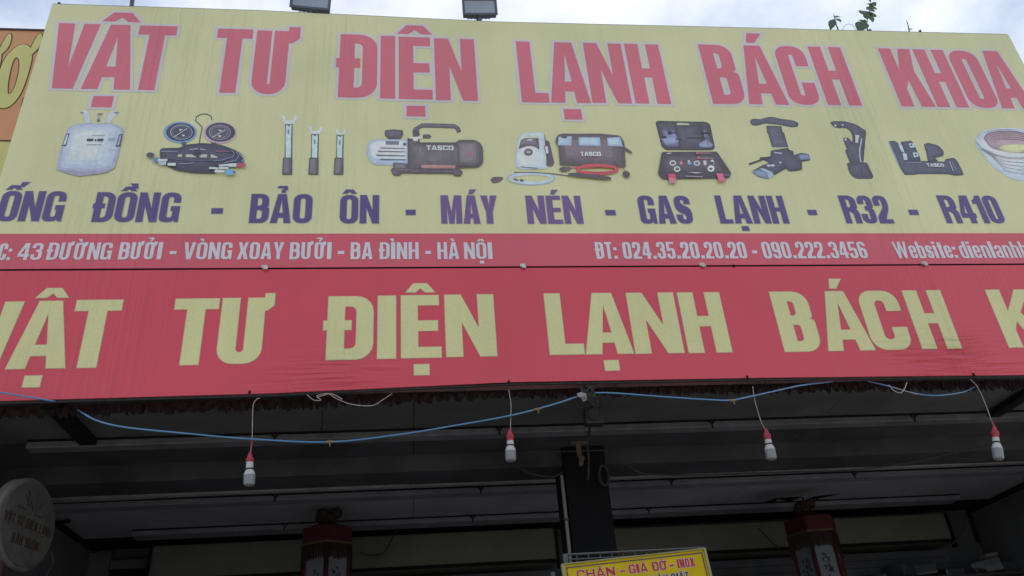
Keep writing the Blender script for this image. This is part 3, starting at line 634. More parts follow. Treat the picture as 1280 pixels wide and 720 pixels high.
picture('printed picture of a gauge manifold with hoses', 170, 130, 7.2, [
    ((62, 64, 90), stroke([(568, 370), (580, 290), (596, 210), (560, 172), (535, 150), (545, 115), (590, 92), (640, 92), (675, 110), (686, 148)], 9)),
    ((112, 138, 176), (398, 258, 152, 98)), ((52, 56, 78), (402, 255, 130, 82)), ((178, 150, 170), (755, 262, 150, 98)), ((74, 62, 76), (760, 257, 134, 86)),
    ((170, 176, 196), *ring(410, 258, 100, 68, 5)), ((170, 168, 186), *ring(755, 260, 98, 66, 4)), ((150, 140, 160), *ring(755, 260, 78, 52, 4)), ((140, 150, 180), *ring(410, 258, 80, 54, 3)),
    ((190, 194, 208), stroke([(340, 305), (460, 225)], 6)), ((190, 188, 200), stroke([(690, 305), (805, 238)], 6)),
    ((190, 194, 208), [(385, 232), (425, 232), (400, 250)]), ((210, 210, 220), [(418, 282), (440, 282), (440, 296), (418, 296)]), ((190, 188, 200), [(738, 235), (778, 242), (760, 256)]), ((220, 210, 220), [(742, 288), (770, 288), (766, 302), (742, 302)]),
    ((70, 80, 110), [(410, 350), (456, 350), (450, 378), (418, 378)]), ((84, 70, 92), [(678, 354), (724, 354), (718, 378), (684, 378)]),
    ((60, 56, 84), [(218, 420, 15), (240, 404, 10), (390, 402), (460, 372, 20), (600, 358, 20), (760, 372, 20), (880, 415, 20), (960, 460, 25), (975, 530, 20), (900, 575, 20), (720, 570), (712, 632), (520, 628, 40), (370, 605, 20), (270, 560), (220, 495, 10)]),
    ((176, 178, 156), [(385, 460), (420, 462), (412, 484), (376, 482)]), ((176, 178, 156), [(452, 462), (500, 462), (540, 480), (548, 488), (452, 486)]), ((176, 178, 156), [(570, 480), (600, 462), (645, 462), (640, 490), (590, 490)]), ((176, 178, 156), [(676, 460), (705, 470), (740, 486), (735, 494), (676, 492)]),
    ((84, 84, 110), (550, 446, 48, 34)), ((56, 52, 78), (550, 446, 38, 26)),
    ((150, 154, 176), stroke([(230, 436), (380, 436)], 6)), ((176, 180, 196), stroke([(485, 422), (530, 415), (560, 412)], 6)), ((176, 180, 196), stroke([(580, 415), (630, 424)], 6)), ((160, 90, 120), stroke([(720, 436), (850, 438)], 6)),
    ((120, 136, 170), stroke([(860, 425), (890, 455), (870, 490), (780, 515), (700, 525)], 7)), ((130, 140, 170), stroke([(905, 440), (930, 480), (900, 520), (800, 540)], 6)), ((120, 150, 190), stroke([(930, 455), (972, 500), (955, 535)], 8)),
    ((140, 140, 166), stroke([(390, 550), (470, 550), (520, 540)], 6)), ((100, 98, 130), stroke([(250, 500), (480, 520), (700, 520), (860, 490)], 5)),
    ((80, 72, 96), (135, 472, 36, 24)), ((90, 120, 160), [(150, 500, 10), (210, 495, 10), (225, 530, 10), (170, 540, 10)]), ((190, 198, 196), [(200, 508), (290, 508), (285, 528), (205, 530)]), ((170, 176, 180), [(200, 535), (280, 530), (275, 560), (225, 566)]),
    ((196, 202, 200), [(290, 545), (366, 545), (360, 572), (288, 568)]), ((190, 200, 200), [(750, 560), (840, 552), (836, 572), (752, 576)]), ((186, 196, 196), [(838, 550), (908, 548), (906, 578), (836, 580)]),
    ((172, 66, 100), [(908, 545, 6), (985, 548, 6), (995, 562), (980, 580, 6), (908, 580)]), ((186, 196, 196), [(662, 582), (742, 585), (740, 602), (662, 600)]), ((190, 200, 204), [(712, 608), (800, 612), (798, 630), (712, 630)]),
    ((112, 160, 214), [(800, 612, 15), (870, 600, 15), (900, 622, 10), (885, 652, 15), (820, 655, 20)]), ((60, 70, 110), [(875, 622), (900, 620), (896, 636), (878, 636)]), ((190, 200, 204), [(750, 582, 10), (838, 582, 10), (838, 600, 10), (750, 600, 10)])])
def wrench(dx, w0, top, neck, grip, jaw):
    x = dx
    return [((196, 202, 206), [(x - jaw, neck - jaw * 1.15, 10), (x - jaw * .45, neck - jaw * 1.1), (x - jaw * .4, neck - jaw * .5, 10), (x + jaw * .5, neck - jaw * .5, 10), (x + jaw * .75, neck - jaw * 1.2), (x + jaw * 1.15, neck - jaw * .9, 10), (x + jaw * .6, neck, 10), (x - jaw * .5, neck, 10)]),
            ((78, 88, 98), [(x - w0 - 4, neck - 2), (x + w0 + 4, neck - 2), (x + w0, grip), (x - w0 - 8, grip)]), ((184, 200, 208), [(x - w0 + 4, neck + 10), (x + w0 - 5, neck + 6), (x + w0 - 10, neck + 120), (x + w0 - 12, grip), (x - w0 + 2, grip), (x - w0, neck + 120)]),
            ((110, 120, 130), [(x - 10, neck + 50), (x + 4, neck + 50), (x + 2, neck + 90), (x - 10, neck + 90)]), ((60, 60, 72), (x, neck + 14, 7, 6)),
            ((92, 82, 94), [(x - w0 - 22, grip, 4), (x + w0 - 4 + 6, grip, 4), (x + w0, grip + 155, 6), (x - w0 - 32, grip + 155, 6)])]
picture('printed picture of a long torque wrench', 330, 130, 7.2, wrench(224, 30, 100, 185, 485, 70))
picture('printed picture of a medium torque wrench', 330, 130, 7.2, wrench(460, 30, 200, 273, 485, 62))
picture('printed picture of a short torque wrench', 330, 130, 7.2, wrench(686, 28, 210, 280, 485, 46))
_, lf = picture('printed picture of a brown vacuum pump', 450, 140, 7.2, [
    ((92, 78, 88), stroke([(495, 215), (495, 160), (560, 122), (700, 124), (850, 130), (880, 150), (892, 184)], 40)),
    ((100, 84, 92), [(470, 165, 10), (530, 165, 10), (540, 215, 10), (480, 225, 10)]), ((100, 84, 92), [(565, 205, 5), (625, 202, 5), (645, 222), (625, 240, 5), (565, 240, 5)]),
    ((84, 74, 88), [(222, 168, 10), (300, 158, 10), (385, 165, 10), (390, 205, 6), (368, 244, 6), (255, 244, 6), (225, 215, 6)]),
    ((160, 174, 196), [(60, 370), (72, 280, 30), (130, 250, 30), (430, 250), (430, 480), (120, 478, 40), (80, 430, 20)]), ((196, 204, 210), [(90, 300, 20), (140, 262, 20), (420, 262), (420, 430), (150, 430, 20), (100, 390, 20)]),
    ((110, 106, 120), [(230, 266), (352, 266), (350, 300), (232, 298)]), ((84, 90, 108), (402, 294, 15, 14)),
    ((92, 100, 118), [(180, 323), (405, 330), (405, 337), (185, 333)]), ((92, 100, 118), [(155, 354), (408, 360), (408, 367), (170, 364)]), ((92, 100, 118), [(140, 388), (408, 396), (408, 404), (155, 400)]), ((92, 100, 118), [(175, 426), (408, 430), (408, 438), (190, 438)]),
    ((92, 80, 96), [(300, 460), (430, 470), (430, 530), (300, 530)]), ((86, 70, 84), [(275, 520, 15), (300, 508, 10), (900, 520, 15), (925, 545, 10), (905, 582, 10), (850, 580, 10), (835, 560), (370, 556), (365, 576, 6), (300, 574, 8)]),
    ((94, 80, 86), [(428, 240, 6), (530, 250), (540, 280), (860, 280), (890, 258, 10), (1050, 258, 50), (1105, 310, 40), (1108, 470, 40), (1060, 505, 20), (890, 510, 10), (860, 530), (430, 530)]),
    ((200, 204, 206), [(440, 236, 4), (560, 232, 4), (560, 244), (520, 250), (520, 270), (480, 268), (478, 248), (440, 246)]), ((170, 122, 118), [(552, 482), (858, 486), (856, 516), (554, 514)]), ((168, 92, 98), (988, 382, 20, 20)),
    ((104, 88, 94), [(870, 270, 10), (1050, 266, 40), (1090, 312, 20), (1094, 460, 20), (1050, 494, 20), (880, 496)]), ((176, 168, 176), stroke([(545, 330), (545, 362)], 3)), ((168, 92, 98), (988, 382, 18, 18)), ((140, 130, 140), stroke([(320, 526), (480, 530)], 4))])
tasco(450, 140, 7.2, 598, 842, 310, 352, lf)
_, lf = picture('printed picture of a pump unit and brown tool bag with hoses', 610, 140, 6.737, [
    ((110, 84, 92), [(15, 575, 15), (40, 548, 15), (115, 546, 15), (133, 560, 10), (100, 592, 10), (45, 605, 15)]),
    ((150, 166, 190), *ring(360, 562, 205, 58, 6)), ((176, 190, 206), *ring(365, 560, 190, 52, 26)), ((90, 96, 110), [(215, 555), (240, 568), (258, 572), (250, 586), (220, 576)]), ((90, 96, 110), [(268, 566), (300, 570), (298, 590), (270, 588)]),
    ((92, 98, 104), stroke([(220, 510), (400, 512), (560, 524), (680, 540)], 8)),
    ((180, 190, 204), [(262, 210, 20), (300, 178, 15), (440, 172, 10), (470, 180, 10), (500, 480, 15), (280, 488, 10), (232, 460, 10), (238, 330)]), ((100, 82, 92), [(470, 180), (485, 240), (515, 250, 10), (558, 430, 10), (540, 462, 10), (490, 455), (490, 380)]),
    ((186, 192, 176), [(310, 200), (425, 196), (425, 225), (312, 228)]), ((98, 82, 94), [(275, 240, 15), (310, 224), (425, 224), (432, 322), (400, 296, 20), (330, 286, 30), (258, 318)]), ((180, 190, 204), [(330, 234), (374, 232), (372, 244), (330, 246)]), ((96, 80, 96), (340, 342, 36, 30)), ((170, 176, 190), [(320, 338), (362, 338), (358, 348), (322, 348)]),
    ((130, 110, 120), [(470, 290), (505, 285), (512, 360), (488, 362)]), ((200, 204, 210), [(480, 300), (500, 296), (508, 352), (490, 354)]), ((80, 80, 86), stroke([(275, 466), (415, 480)], 5)),
    ((172, 90, 100), stroke([(690, 478), (780, 466)], 10)), ((104, 84, 90), [(592, 485, 15), (620, 468, 10), (690, 468, 10), (700, 485), (660, 508, 10), (620, 508, 10)]),
    ((100, 78, 86), [(566, 260, 10), (580, 205, 15), (620, 188, 10), (770, 190), (940, 188), (1110, 205, 15), (1140, 250), (1150, 300), (1215, 345, 6), (1205, 358, 6), (1150, 322), (1158, 470, 6), (605, 452, 6), (592, 300)]),
    ((150, 164, 184), [(592, 215), (620, 208), (705, 212), (700, 290), (585, 288)]), ((150, 168, 190), [(762, 220), (940, 222), (946, 292), (764, 290)]), ((150, 168, 190), [(1000, 226), (1110, 218), (1134, 300), (1008, 294)]), ((100, 84, 96), [(605, 210, 10), (670, 206, 10), (660, 230, 10), (620, 228, 10)]),
    ((184, 66, 80), *ring(918, 492, 182, 48, 30)), ((200, 90, 100), *ring(915, 488, 160, 40, 4)), ((150, 56, 70), *ring(935, 498, 120, 26, 3)),
    ((98, 78, 84), [(668, 530, 8), (700, 520, 8), (960, 540), (1036, 562, 6), (1036, 578, 6), (980, 580), (800, 560), (680, 548, 6)]), ((96, 76, 84), [(1125, 530, 15), (1150, 498, 15), (1190, 520, 10), (1194, 550, 15), (1160, 566, 15)]), ((120, 90, 96), stroke([(1095, 470), (1130, 480), (1148, 500)], 6))])
tasco(610, 140, 6.737, 778, 950, 345, 380, lf)
picture('printed picture of an open tool case with a dark lid', 800, 140, 7.2, [
    ((76, 64, 82), [(138, 95, 10), (160, 80, 12), (505, 88), (590, 88, 20), (630, 110, 10), (676, 325, 15), (650, 345, 10), (235, 345, 10), (195, 315, 15)]), ((176, 180, 150), [(325, 105, 12), (345, 98, 8), (440, 104, 10), (450, 132, 8), (338, 134, 10)]),
    ((98, 98, 124), [(190, 160, 15), (600, 160, 15), (650, 310, 15), (240, 318, 15)]), ((76, 64, 84), [(300, 120), (560, 120), (600, 345), (360, 345)]), ((122, 128, 156), [(185, 240, 10), (320, 220, 30), (360, 250, 20), (330, 290, 30), (225, 300, 10)]), ((120, 126, 152), [(520, 290, 20), (600, 250, 20), (660, 300, 10), (640, 325, 10), (540, 322, 10)]),
    ((58, 52, 76), (266, 190, 20, 18)), ((58, 52, 76), stroke([(266, 190), (330, 190)], 10)), ((58, 52, 76), [(195, 220), (236, 220), (236, 240), (198, 240)]), ((60, 50, 72), stroke([(320, 246), (370, 250)], 12)), ((60, 52, 74), stroke([(420, 236), (600, 236), (612, 300)], 5)), ((60, 52, 76), stroke([(540, 190), (630, 192)], 10)),
    ((78, 62, 78), [(195, 365, 10), (690, 362, 12), (820, 555, 15), (800, 600, 15), (200, 610, 20), (160, 560, 15)]), ((96, 80, 94), [(212, 385), (680, 384), (790, 560), (190, 560)]), ((84, 66, 80), [(218, 392), (674, 390), (778, 552), (198, 552)]),
    ((196, 196, 204), [(240, 376), (280, 374), (272, 383), (236, 383)]), ((196, 198, 198), (292, 467, 30, 24)), ((196, 198, 188), (330, 522, 30, 26)), ((190, 190, 200), (508, 470, 28, 24)), ((200, 204, 196), (635, 518, 32, 30)), ((110, 96, 104), (292, 467, 18, 12)), ((110, 104, 104), (332, 522, 18, 14)), ((120, 110, 130), (508, 470, 16, 13)), ((76, 66, 78), [(618, 510), (650, 514), (640, 530), (622, 528)]),
    ((198, 120, 130), (366, 470, 14, 16)), ((120, 150, 190), (440, 472, 20, 14)), ((200, 204, 210), (434, 452, 10, 8)), ((204, 176, 186), [(565, 448), (590, 448), (596, 490), (568, 490)]), ((200, 200, 206), (645, 450, 14, 10)), ((180, 180, 190), stroke([(658, 455), (660, 490)], 5)),
    ((190, 90, 106), (510, 382, 12, 12)), ((190, 90, 106), (520, 426, 12, 12)), ((190, 130, 140), stroke([(520, 382), (638, 382)], 6)), ((190, 130, 140), stroke([(530, 428), (660, 428)], 5)),
    ((190, 180, 190), [(420, 552), (560, 556), (500, 566)]), ((150, 140, 156), stroke([(405, 590), (560, 596)], 8)), ((150, 140, 156), stroke([(740, 578), (802, 580)], 4)),
    ((200, 70, 96), [(252, 570), (308, 570), (320, 608), (246, 608)]), ((190, 120, 140), [(252, 608), (320, 608), (322, 655), (258, 655)]), ((210, 90, 116), [(678, 565), (735, 565), (768, 640), (705, 640)])])
picture('printed picture of a flaring tool with a tee handle', 920, 140, 7.2, [
    ((74, 68, 90), [(122, 80, 15), (150, 62, 10), (220, 66), (310, 40, 30), (400, 62), (510, 76, 20), (562, 98, 12), (556, 135, 15), (500, 138, 10), (400, 118), (260, 104), (190, 124, 10), (140, 120, 15)]),
    ((80, 74, 96), [(272, 124), (408, 128), (418, 182), (432, 188), (470, 318), (325, 320), (290, 200), (280, 186)]), ((170, 174, 168), [(325, 318), (470, 318), (470, 324), (326, 325)]),
    ((68, 64, 88), [(312, 350, 6), (470, 325), (480, 345), (512, 352, 8), (520, 390), (580, 370, 6), (655, 380, 6), (668, 435, 6), (590, 450), (595, 520, 10), (560, 530), (480, 538, 15), (450, 512), (340, 572), (300, 560), (150, 530), (240, 480), (300, 460), (240, 430), (312, 400)]),
    ((110, 118, 146), [(560, 385), (655, 382), (664, 428), (580, 436)]), ((60, 58, 82), [(110, 468), (215, 430), (212, 412, 5), (310, 404), (315, 420), (240, 436), (125, 480)]), ((108, 120, 146), [(140, 540, 6), (200, 520), (280, 545), (292, 605, 6), (200, 585, 10)]), ((156, 174, 184), [(205, 515), (240, 510), (325, 545), (335, 575), (292, 605), (280, 550)]),
    ((182, 190, 206), (292, 487, 20, 10)), ((182, 190, 206), (328, 486, 16, 12)), ((160, 164, 184), [(338, 362), (408, 372), (406, 386), (336, 376)]), ((190, 194, 200), (395, 460, 10, 8)), ((170, 174, 180), (352, 334, 7, 9))])
picture('printed picture of a tube cutter', 1010, 140, 7.2, [
    ((78, 70, 92), [(196, 96, 12), (230, 82, 10), (330, 84, 20), (420, 106, 30), (524, 170, 20), (515, 260), (498, 455), (375, 458), (332, 345), (350, 338), (316, 245, 8), (322, 232, 8), (362, 232, 8), (396, 272), (405, 225, 30), (370, 155, 30), (310, 142), (290, 150, 10), (235, 138, 15)]),
    ((72, 64, 86), [(350, 460, 8), (530, 455, 15), (588, 580, 10), (578, 602, 10), (420, 602, 30), (370, 545, 20)]), ((200, 206, 200), (245, 124, 9, 8)), ((200, 206, 200), (310, 120, 9, 8)), ((200, 206, 200), (337, 250, 10, 11)),
    ((190, 194, 190), [(424, 208), (460, 212), (446, 282), (424, 280)]), ((172, 182, 194), stroke([(482, 240), (462, 340), (464, 400), (474, 456)], 11)), ((120, 118, 140), stroke([(460, 150), (510, 185)], 7)), ((100, 96, 120), stroke([(475, 490), (500, 580)], 5)), ((100, 96, 120), stroke([(520, 470), (564, 570)], 5))])
_, lf = picture('printed picture of a small dark compressor', 1090, 150, 6.737, [
    ((130, 150, 178), [(135, 182), (150, 178), (240, 400), (225, 395)]), ((70, 70, 98), [(142, 178, 6), (192, 176, 6), (222, 200), (300, 345), (430, 346), (610, 352), (620, 330, 8), (690, 318, 15), (720, 350, 20), (766, 440, 10), (768, 466, 6), (700, 470, 6), (640, 458), (400, 456), (340, 464), (275, 464, 8), (240, 410), (196, 300)]),
    ((64, 62, 90), [(240, 185, 8), (330, 176, 8), (350, 200), (400, 310), (410, 346), (300, 346), (270, 260)]), ((68, 68, 94), [(436, 205, 8), (470, 194, 10), (560, 215, 30), (606, 270, 30), (600, 305, 20), (530, 320), (555, 348), (470, 350), (456, 270)]),
    ((176, 190, 200), [(220, 210), (250, 215), (272, 275), (245, 270)]), ((176, 190, 200), [(254, 282), (290, 288), (298, 340), (266, 340)]), ((178, 196, 208), [(306, 200, 6), (350, 200, 10), (360, 235, 10), (318, 236, 6)]), ((178, 196, 208), [(340, 278, 8), (380, 276, 10), (392, 310, 8), (350, 318, 8)]),
    ((56, 60, 88), (330, 216, 10, 8)), ((56, 60, 88), (366, 296, 10, 8)), ((170, 174, 190), stroke([(290, 360), (415, 362)], 3)), ((190, 198, 206), stroke([(648, 352), (680, 432)], 6)), ((150, 156, 176), stroke([(668, 360), (706, 430)], 4)), ((96, 98, 122), [(440, 208), (452, 215), (466, 262), (450, 250)])])
tasco(1090, 150, 6.737, 462, 606, 370, 398, lf)
coil = [((176, 184, 200), [(858, 190, 30), (900, 110, 40), (1000, 76, 40), (1160, 68, 60), (1320, 80, 60), (1440, 150, 40), (1460, 250, 30), (1380, 420, 60), (1280, 520, 40), (1160, 495, 60), (1020, 400, 60), (900, 250, 30)]),
        ((150, 128, 136), [(935, 160, 20), (960, 110, 30), (1060, 92, 30), (1220, 92, 50), (1360, 130, 40), (1380, 220, 30), (1300, 285, 50), (1140, 275, 50), (1000, 240, 30)]),
        ((176, 176, 132), [(1060, 240, 6), (1100, 210, 20), (1200, 200, 30), (1310, 212, 30), (1320, 250, 10), (1240, 280, 20), (1130, 272, 20)])]
for k in range(5): coil.append(((112, 92, 104), stroke([(938 + k * 22, 165 + k * 8), (975 + k * 18, 120 + k * 12), (1060 + k * 8, 98 + k * 16), (1200, 96 + k * 17), (1340 - k * 10, 130 + k * 12)], 4)))
for k in range(5): coil.append(((110, 104, 124), stroke([(900 + k * 22, 240 + k * 12), (1000 + k * 8, 285 + k * 12), (1120, 325 + k * 26), (1260, 330 + k * 32), (1400, 300 + k * 25)], 3)))
coil += [((192, 198, 210), stroke([(880, 180), (930, 235), (1040, 290), (1150, 312), (1300, 312)], 14)), ((190, 196, 208), stroke([(890, 150), (940, 100), (1060, 78), (1200, 76)], 10))]
picture('printed picture of a coil of white insulated tube', 1090, 150, 6.737, coil)

# ------------------------------------------------------------------ orange neighbour sign at the left
nb = thing('neighbour_sign', 'orange shop sign with yellow outlined letters beyond the left edge of the banner', 'sign')
YN = .45
zt = at(30, 38.5, YN).z; zo = at(0, 175, YN).z; zb = at(0, 260, YN).z
M_OR = mat('orange_panel', (.62, .29, .13), .5, .6, var=.05, scale=3); M_YL = mat('yellow_panel', (.60, .56, .20), .5, .6, var=.05); M_BRN = mat('brown_outline', (.10, .07, .04), .6, .3)
MB().box((-5.6, YN, zo), (-2.75, YN + .05, zt)).build('orange_panel', M_OR, nb)
MB().box((-5.6, YN, zb - .6), (-2.75, YN + .05, zo - .014)).build('yellow_panel', M_YL, nb)
MB().box((-5.6, YN - .004, zo - .013), (-2.75, YN + .04, zo - .001)).build('dark_seam', M_BRN, nb)
MB().box((-5.6, YN - .012, zt + .001), (-2.75, YN + .06, zt + .014)).build('top_trim', M_FR, nb)
pr = Print(Matrix.Translation((0, YN, 0)))
def loop(pts, n=6):
    P_ = [Vector((p[0], p[1], 0)) for p in pts]; m = len(P_); o = []
    for i in range(m):
        a, b, c, d = P_[i - 1], P_[i], P_[(i + 1) % m], P_[(i + 2) % m]
        for k in range(n):
            t = k / n; o.append(.5 * (2 * b + (c - a) * t + (2 * a - 5 * b + 4 * c - d) * t * t + (3 * b - a - 3 * c + d) * t ** 3))
    return [(p.x, p.y) for p in o]
def nbp(pts): 
    q = [at(p[0] / 3.273, 30 + p[1] / 3.273, YN) for p in pts]; return [Vector((p.x, p.z)) for p in q]
for dx in (0, -125):
    body = loop([(48 + dx, 110), (78 + dx, 88), (108 + dx, 86), (128 + dx, 105), (130 + dx, 145), (112 + dx, 215), (85 + dx, 285), (50 + dx, 330), (15 + dx, 346), (-12 + dx, 330), (-18 + dx, 270), (0 + dx, 190), (22 + dx, 140)])
    hole = loop([(70 + dx, 138), (80 + dx, 155), (76 + dx, 205), (60 + dx, 260), (42 + dx, 286), (32 + dx, 278), (36 + dx, 225), (50 + dx, 165), (60 + dx, 144)])
    horn = loop([(122 + dx, 112), (140 + dx, 72), (158 + dx, 44), (170 + dx, 42), (171 + dx, 65), (160 + dx, 95), (142 + dx, 116), (130 + dx, 124)])
    b_, h_, o_ = nbp(body), nbp(hole), nbp(horn)
    pr.poly([offs(b_, .008), offs(h_, -.008)], M_BRN, .001); pr.poly([offs(o_, .008)], M_BRN, .0014)
    pr.poly([b_, h_], M_YL, .003); pr.poly([o_], M_YL, .0035)
for q in (((160, 92), (170, 88), (165, 130), (155, 128), (152, 108)), ((92, 305), (100, 300), (94, 345), (84, 340))):
    pr.poly([nbp(q)], M_BRN, .001)
pr.build('outlined_letters', nb)
MB().box((-5.55, YN + .06, 2.2), (-5.45, YN + .16, zt)).build('post', M_FR, nb); MB().box((-3.25, YN + .06, 0), (-3.15, YN + .16, zt)).build('post', M_FR, nb)
hs = thing('neighbour_house', 'plain grey shop wall behind the orange sign at the far left', 'building', (-5.5, 2, 0))
MB().box((-2.5, -1.0, 0), (2.32, 8, 6.6)).build('wall', M_CONC, hs)

M_ZIP = mat('yellow_tie', (.22, .16, .08), .6, .3)
def cable(pts, r, name, m, label, n=8, ties=()):
    """pts: (px, py, Y)"""
    P_ = [at(x, y, Y) for x, y, Y in pts]
    t = thing(name, label, 'cable', P_[0]); base = P_[0].copy()
    MB().tube([p - base for p in spline(P_, n)], r, 8).build('sheath', m, t)
    for (x, y, Y) in ties:
        p = at(x, y, Y) - base
        k = MB(); k.tube([p + Vector((-.02, 0, 0)), p + Vector((.02, 0, .002))], r * 1.5, 8); k.tube([p + Vector((.0, -.004, 0)), p + Vector((.003, -.01, -.03))], .003, 5); k.build('tie', M_ZIP, t)
    return t

# ------------------------------------------------------------------ floodlights on the top edge
M_FL = mat('grey_cast_housing', (.09, .10, .13), .5, .5, var=.15); M_GL = mat('dusty_lens', (.30, .34, .44), .25, .7, var=.2)
def flood(px, py, w, h, tilt, roll, label, armh):
    p = at(px, py, .03); base = interp(TOPZ, p.x) + EYE
    t = thing('floodlight', label, 'floodlight', (p.x, .03, base + .012), group='floodlights along the top of the banner')
    m = MB(); m.tube([(0, 0, -.02), (0, -.03, armh)], .016, 8); m.build('arm', M_FL, t)
    R = Matrix.Translation((0, -.06, armh + h * .45)) @ Matrix.Rotation(roll, 4, 'Y') @ Matrix.Rotation(tilt, 4, 'X')
    m = MB(); m.box((-w / 2, -.01, -h / 2), (w / 2, .05, h / 2), M=R, bev=.008)
    m.box((-w * .36, .05, -h * .36), (w * .36, .10, h * .36), M=R, bev=.012)
    for k in range(7): m.box((-w * .33 + k * w * .11 - .003, .10, -h * .3), (-w * .33 + k * w * .11 + .003, .118, h * .3), M=R)
    m.build('housing', M_FL, t)
    m = MB()
    for q in ((-w / 2 - .006, -w / 2 + .012), (w / 2 - .012, w / 2 + .006)): m.box((q[0], -.02, -h / 2 - .004), (q[1], -.0102, h / 2 + .004), M=R)
    m.box((-w / 2 + .0125, -.019, -h / 2 - .004), (w / 2 - .0125, -.0102, -h / 2 + .012), M=R); m.box((-w / 2 + .0125, -.019, h / 2 - .012), (w / 2 - .0125, -.0102, h / 2 + .004), M=R)
    m.build('bezel', M_FL, t)
    MB().box((-w / 2 + .013, -.0135, -h / 2 + .0125), (w / 2 - .013, -.0103, h / 2 - .0125), M=R).build('lens', M_GL, t)
    m = MB(); m.box((-w * .2, -.012, -h / 2 - .012), (w * .2, .03, -h / 2 - .0045), M=R); m.build('bracket', M_FL, t)
flood(389, 16, .30, .15, radians(20), radians(5), 'floodlight tilted down at its right end, between the two others', .03)
flood(599.5, 26.5, .27, .135, radians(20), radians(-3), 'floodlight nearest the middle of the banner, right of the other two', .05)
flood(166, 5, .24, .12, radians(70), radians(2), 'floodlight at the left end, only its underside in the picture', .10)

cable([(386, 14, .06), (392, 17, .08), (420, 19.5, .10), (500, 23, .12), (590, 26.5, .08), (594, 22, .04), (597, 19, -.02)], .006, 'lamp_lead', mat('black_lead', (.03, .03, .03), .6, .3), 'black lead along the banner top looping up to the middle floodlight')

# ------------------------------------------------------------------ saplings and scraps on the top edge
M_LEAF = mat('green_leaf', (.06, .105, .05), .5, .4, var=.3, scale=30); M_STEM = mat('green_stem', (.07, .08, .05), .7, .3)
def leaf_mesh(L, Wd):
    v = [(0, 0, 0)]; n = 6
    for k in range(1, n):
        t = k / n; w = Wd * sin(pi * t ** .8) * .5; z = -.12 * L * t * t
        v += [(-w, t * L, z + .1 * w), (0, t * L, z), (w, t * L, z + .1 * w)]
    v.append((0, L, -.16 * L)); e = len(v) - 1; f = [(0, 2, 1), (0, 3, 2)]
    for k in range(n - 2):
        a = 1 + 3 * k; f += [(a, a + 1, a + 4, a + 3), (a + 1, a + 2, a + 5, a + 4)]
    a = e - 3; f += [(a, a + 1, e), (a + 1, a + 2, e)]
    me = bpy.data.meshes.new('leaf'); me.from_pydata(v, [], f); me.materials.append(M_LEAF)
    for p in me.polygons: p.use_smooth = True
    return me
def sapling(px, py, stem_px, leaves, label, group='weeds sprouting on the banner top'):
    p0 = at(px, py, .1); t = thing('sapling', label, 'plant', (p0.x, .1, p0.z - .03), group=group)
    base = t.location
    pts = [Vector((0, 0, 0))] + [at(x, y, .1) - base for x, y in stem_px]
    n = len(pts); MB().tube(spline(pts, 5), [.006 * (1 - .7 * i / ((n - 1) * 5)) for i in range((n - 1) * 5 + 1)], 6).build('stem', M_STEM, t)
    st = MB()
    for (x, y, x2, y2, wd) in leaves:
        a = at(x, y, .1) - base; b = at(x2, y2, .1 + random.uniform(-.03, .03)) - base; d = b - a
        me = leaf_mesh(d.length, d.length * wd); o = bpy.data.objects.new('leaf', me); COL.objects.link(o); o.parent = t
        yv = d.normalized(); zv = Vector((random.uniform(-.3, .3), -1, random.uniform(-.2, .5))); zv = (zv - yv * zv.dot(yv)).normalized(); xv = yv.cross(zv)
        o.matrix_local = Matrix(((xv.x, yv.x, zv.x, a.x), (xv.y, yv.y, zv.y, a.y), (xv.z, yv.z, zv.z, a.z), (0, 0, 0, 1)))
sapling(1047.5, 37, [(1045, 30), (1043, 22), (1042, 17)], [(1043, 22, 1051, 19, .6), (1044, 23, 1052, 26.5, .8), (1042, 24, 1038.5, 35, .45), (1042, 20, 1038, 20.5, .6), (1046, 33, 1048, 36, .8)],
        'tiny weed with few drooping leaves on the banner top, left of the leafier one')
lv = [(1080, 27, 1074, 37.5, .7), (1081, 27, 1073, 24, .5), (1081, 25, 1077, 30, .7), (1082, 20, 1077, 10.5, .9), (1081, 19, 1074, 14, .8), (1082, 18, 1085, 12, .9), (1083, 24, 1084, 15, .9), (1087, 20, 1092, 26.5, .6), (1087, 21, 1093, 14, .8), (1088, 15, 1087, 22, .8),
      (1087, 12, 1095, 13.5, .9), (1088, 10, 1094, 6, .9), (1087, 8, 1083, 11.5, .8), (1088, 5, 1081, 4.5, .6), (1090, 3, 1095, 7, .9), (1089, 2, 1085, -2, .8), (1089, 8, 1095, 1, .7), (1085, 9, 1090, 13, .9), (1086, 17, 1091, 18, .8), (1080, 24, 1084, 28, .7), (1090, 0, 1094, -5, .8), (1088, -2, 1084, -7, .8)]
sapling(1083.5, 38, [(1083.5, 30), (1085, 22), (1087, 13), (1088, 4), (1089, -6)], lv, 'leafy green sapling rising highest above the banner top')
sapling(1136, 39.5, [(1135.5, 34), (1134.5, 30), (1133, 25)], [(1135, 31, 1134, 27, .4), (1136, 37, 1140, 34, .25), (1137, 38, 1142, 35, .2), (1136, 38, 1132, 36, .25)], 'wispy bare weed on the banner top, rightmost of the weeds')
tag(MB().tube(spline([at(1053, 37, .08), at(1056, 32, .08), at(1061, 30, .08), at(1066, 32, .08), at(1070, 37.5, .08)], 6), .0018, 5).build('wire_loop', M_STEM), 'thin arched wire between the two leafy weeds on the banner top', 'wire')
for (x, y, r) in ((1087, 38.5, .016), (1150, 39, .012), (74, 4.5, .012)):
    p = at(x, y, .02); MB().lathe([(0.001, -.01), (r, -.004), (r, .006), (r * .5, .012), (.001, .013)], 10, Matrix.Translation(p)).build('bolt_cap', M_FR, up)

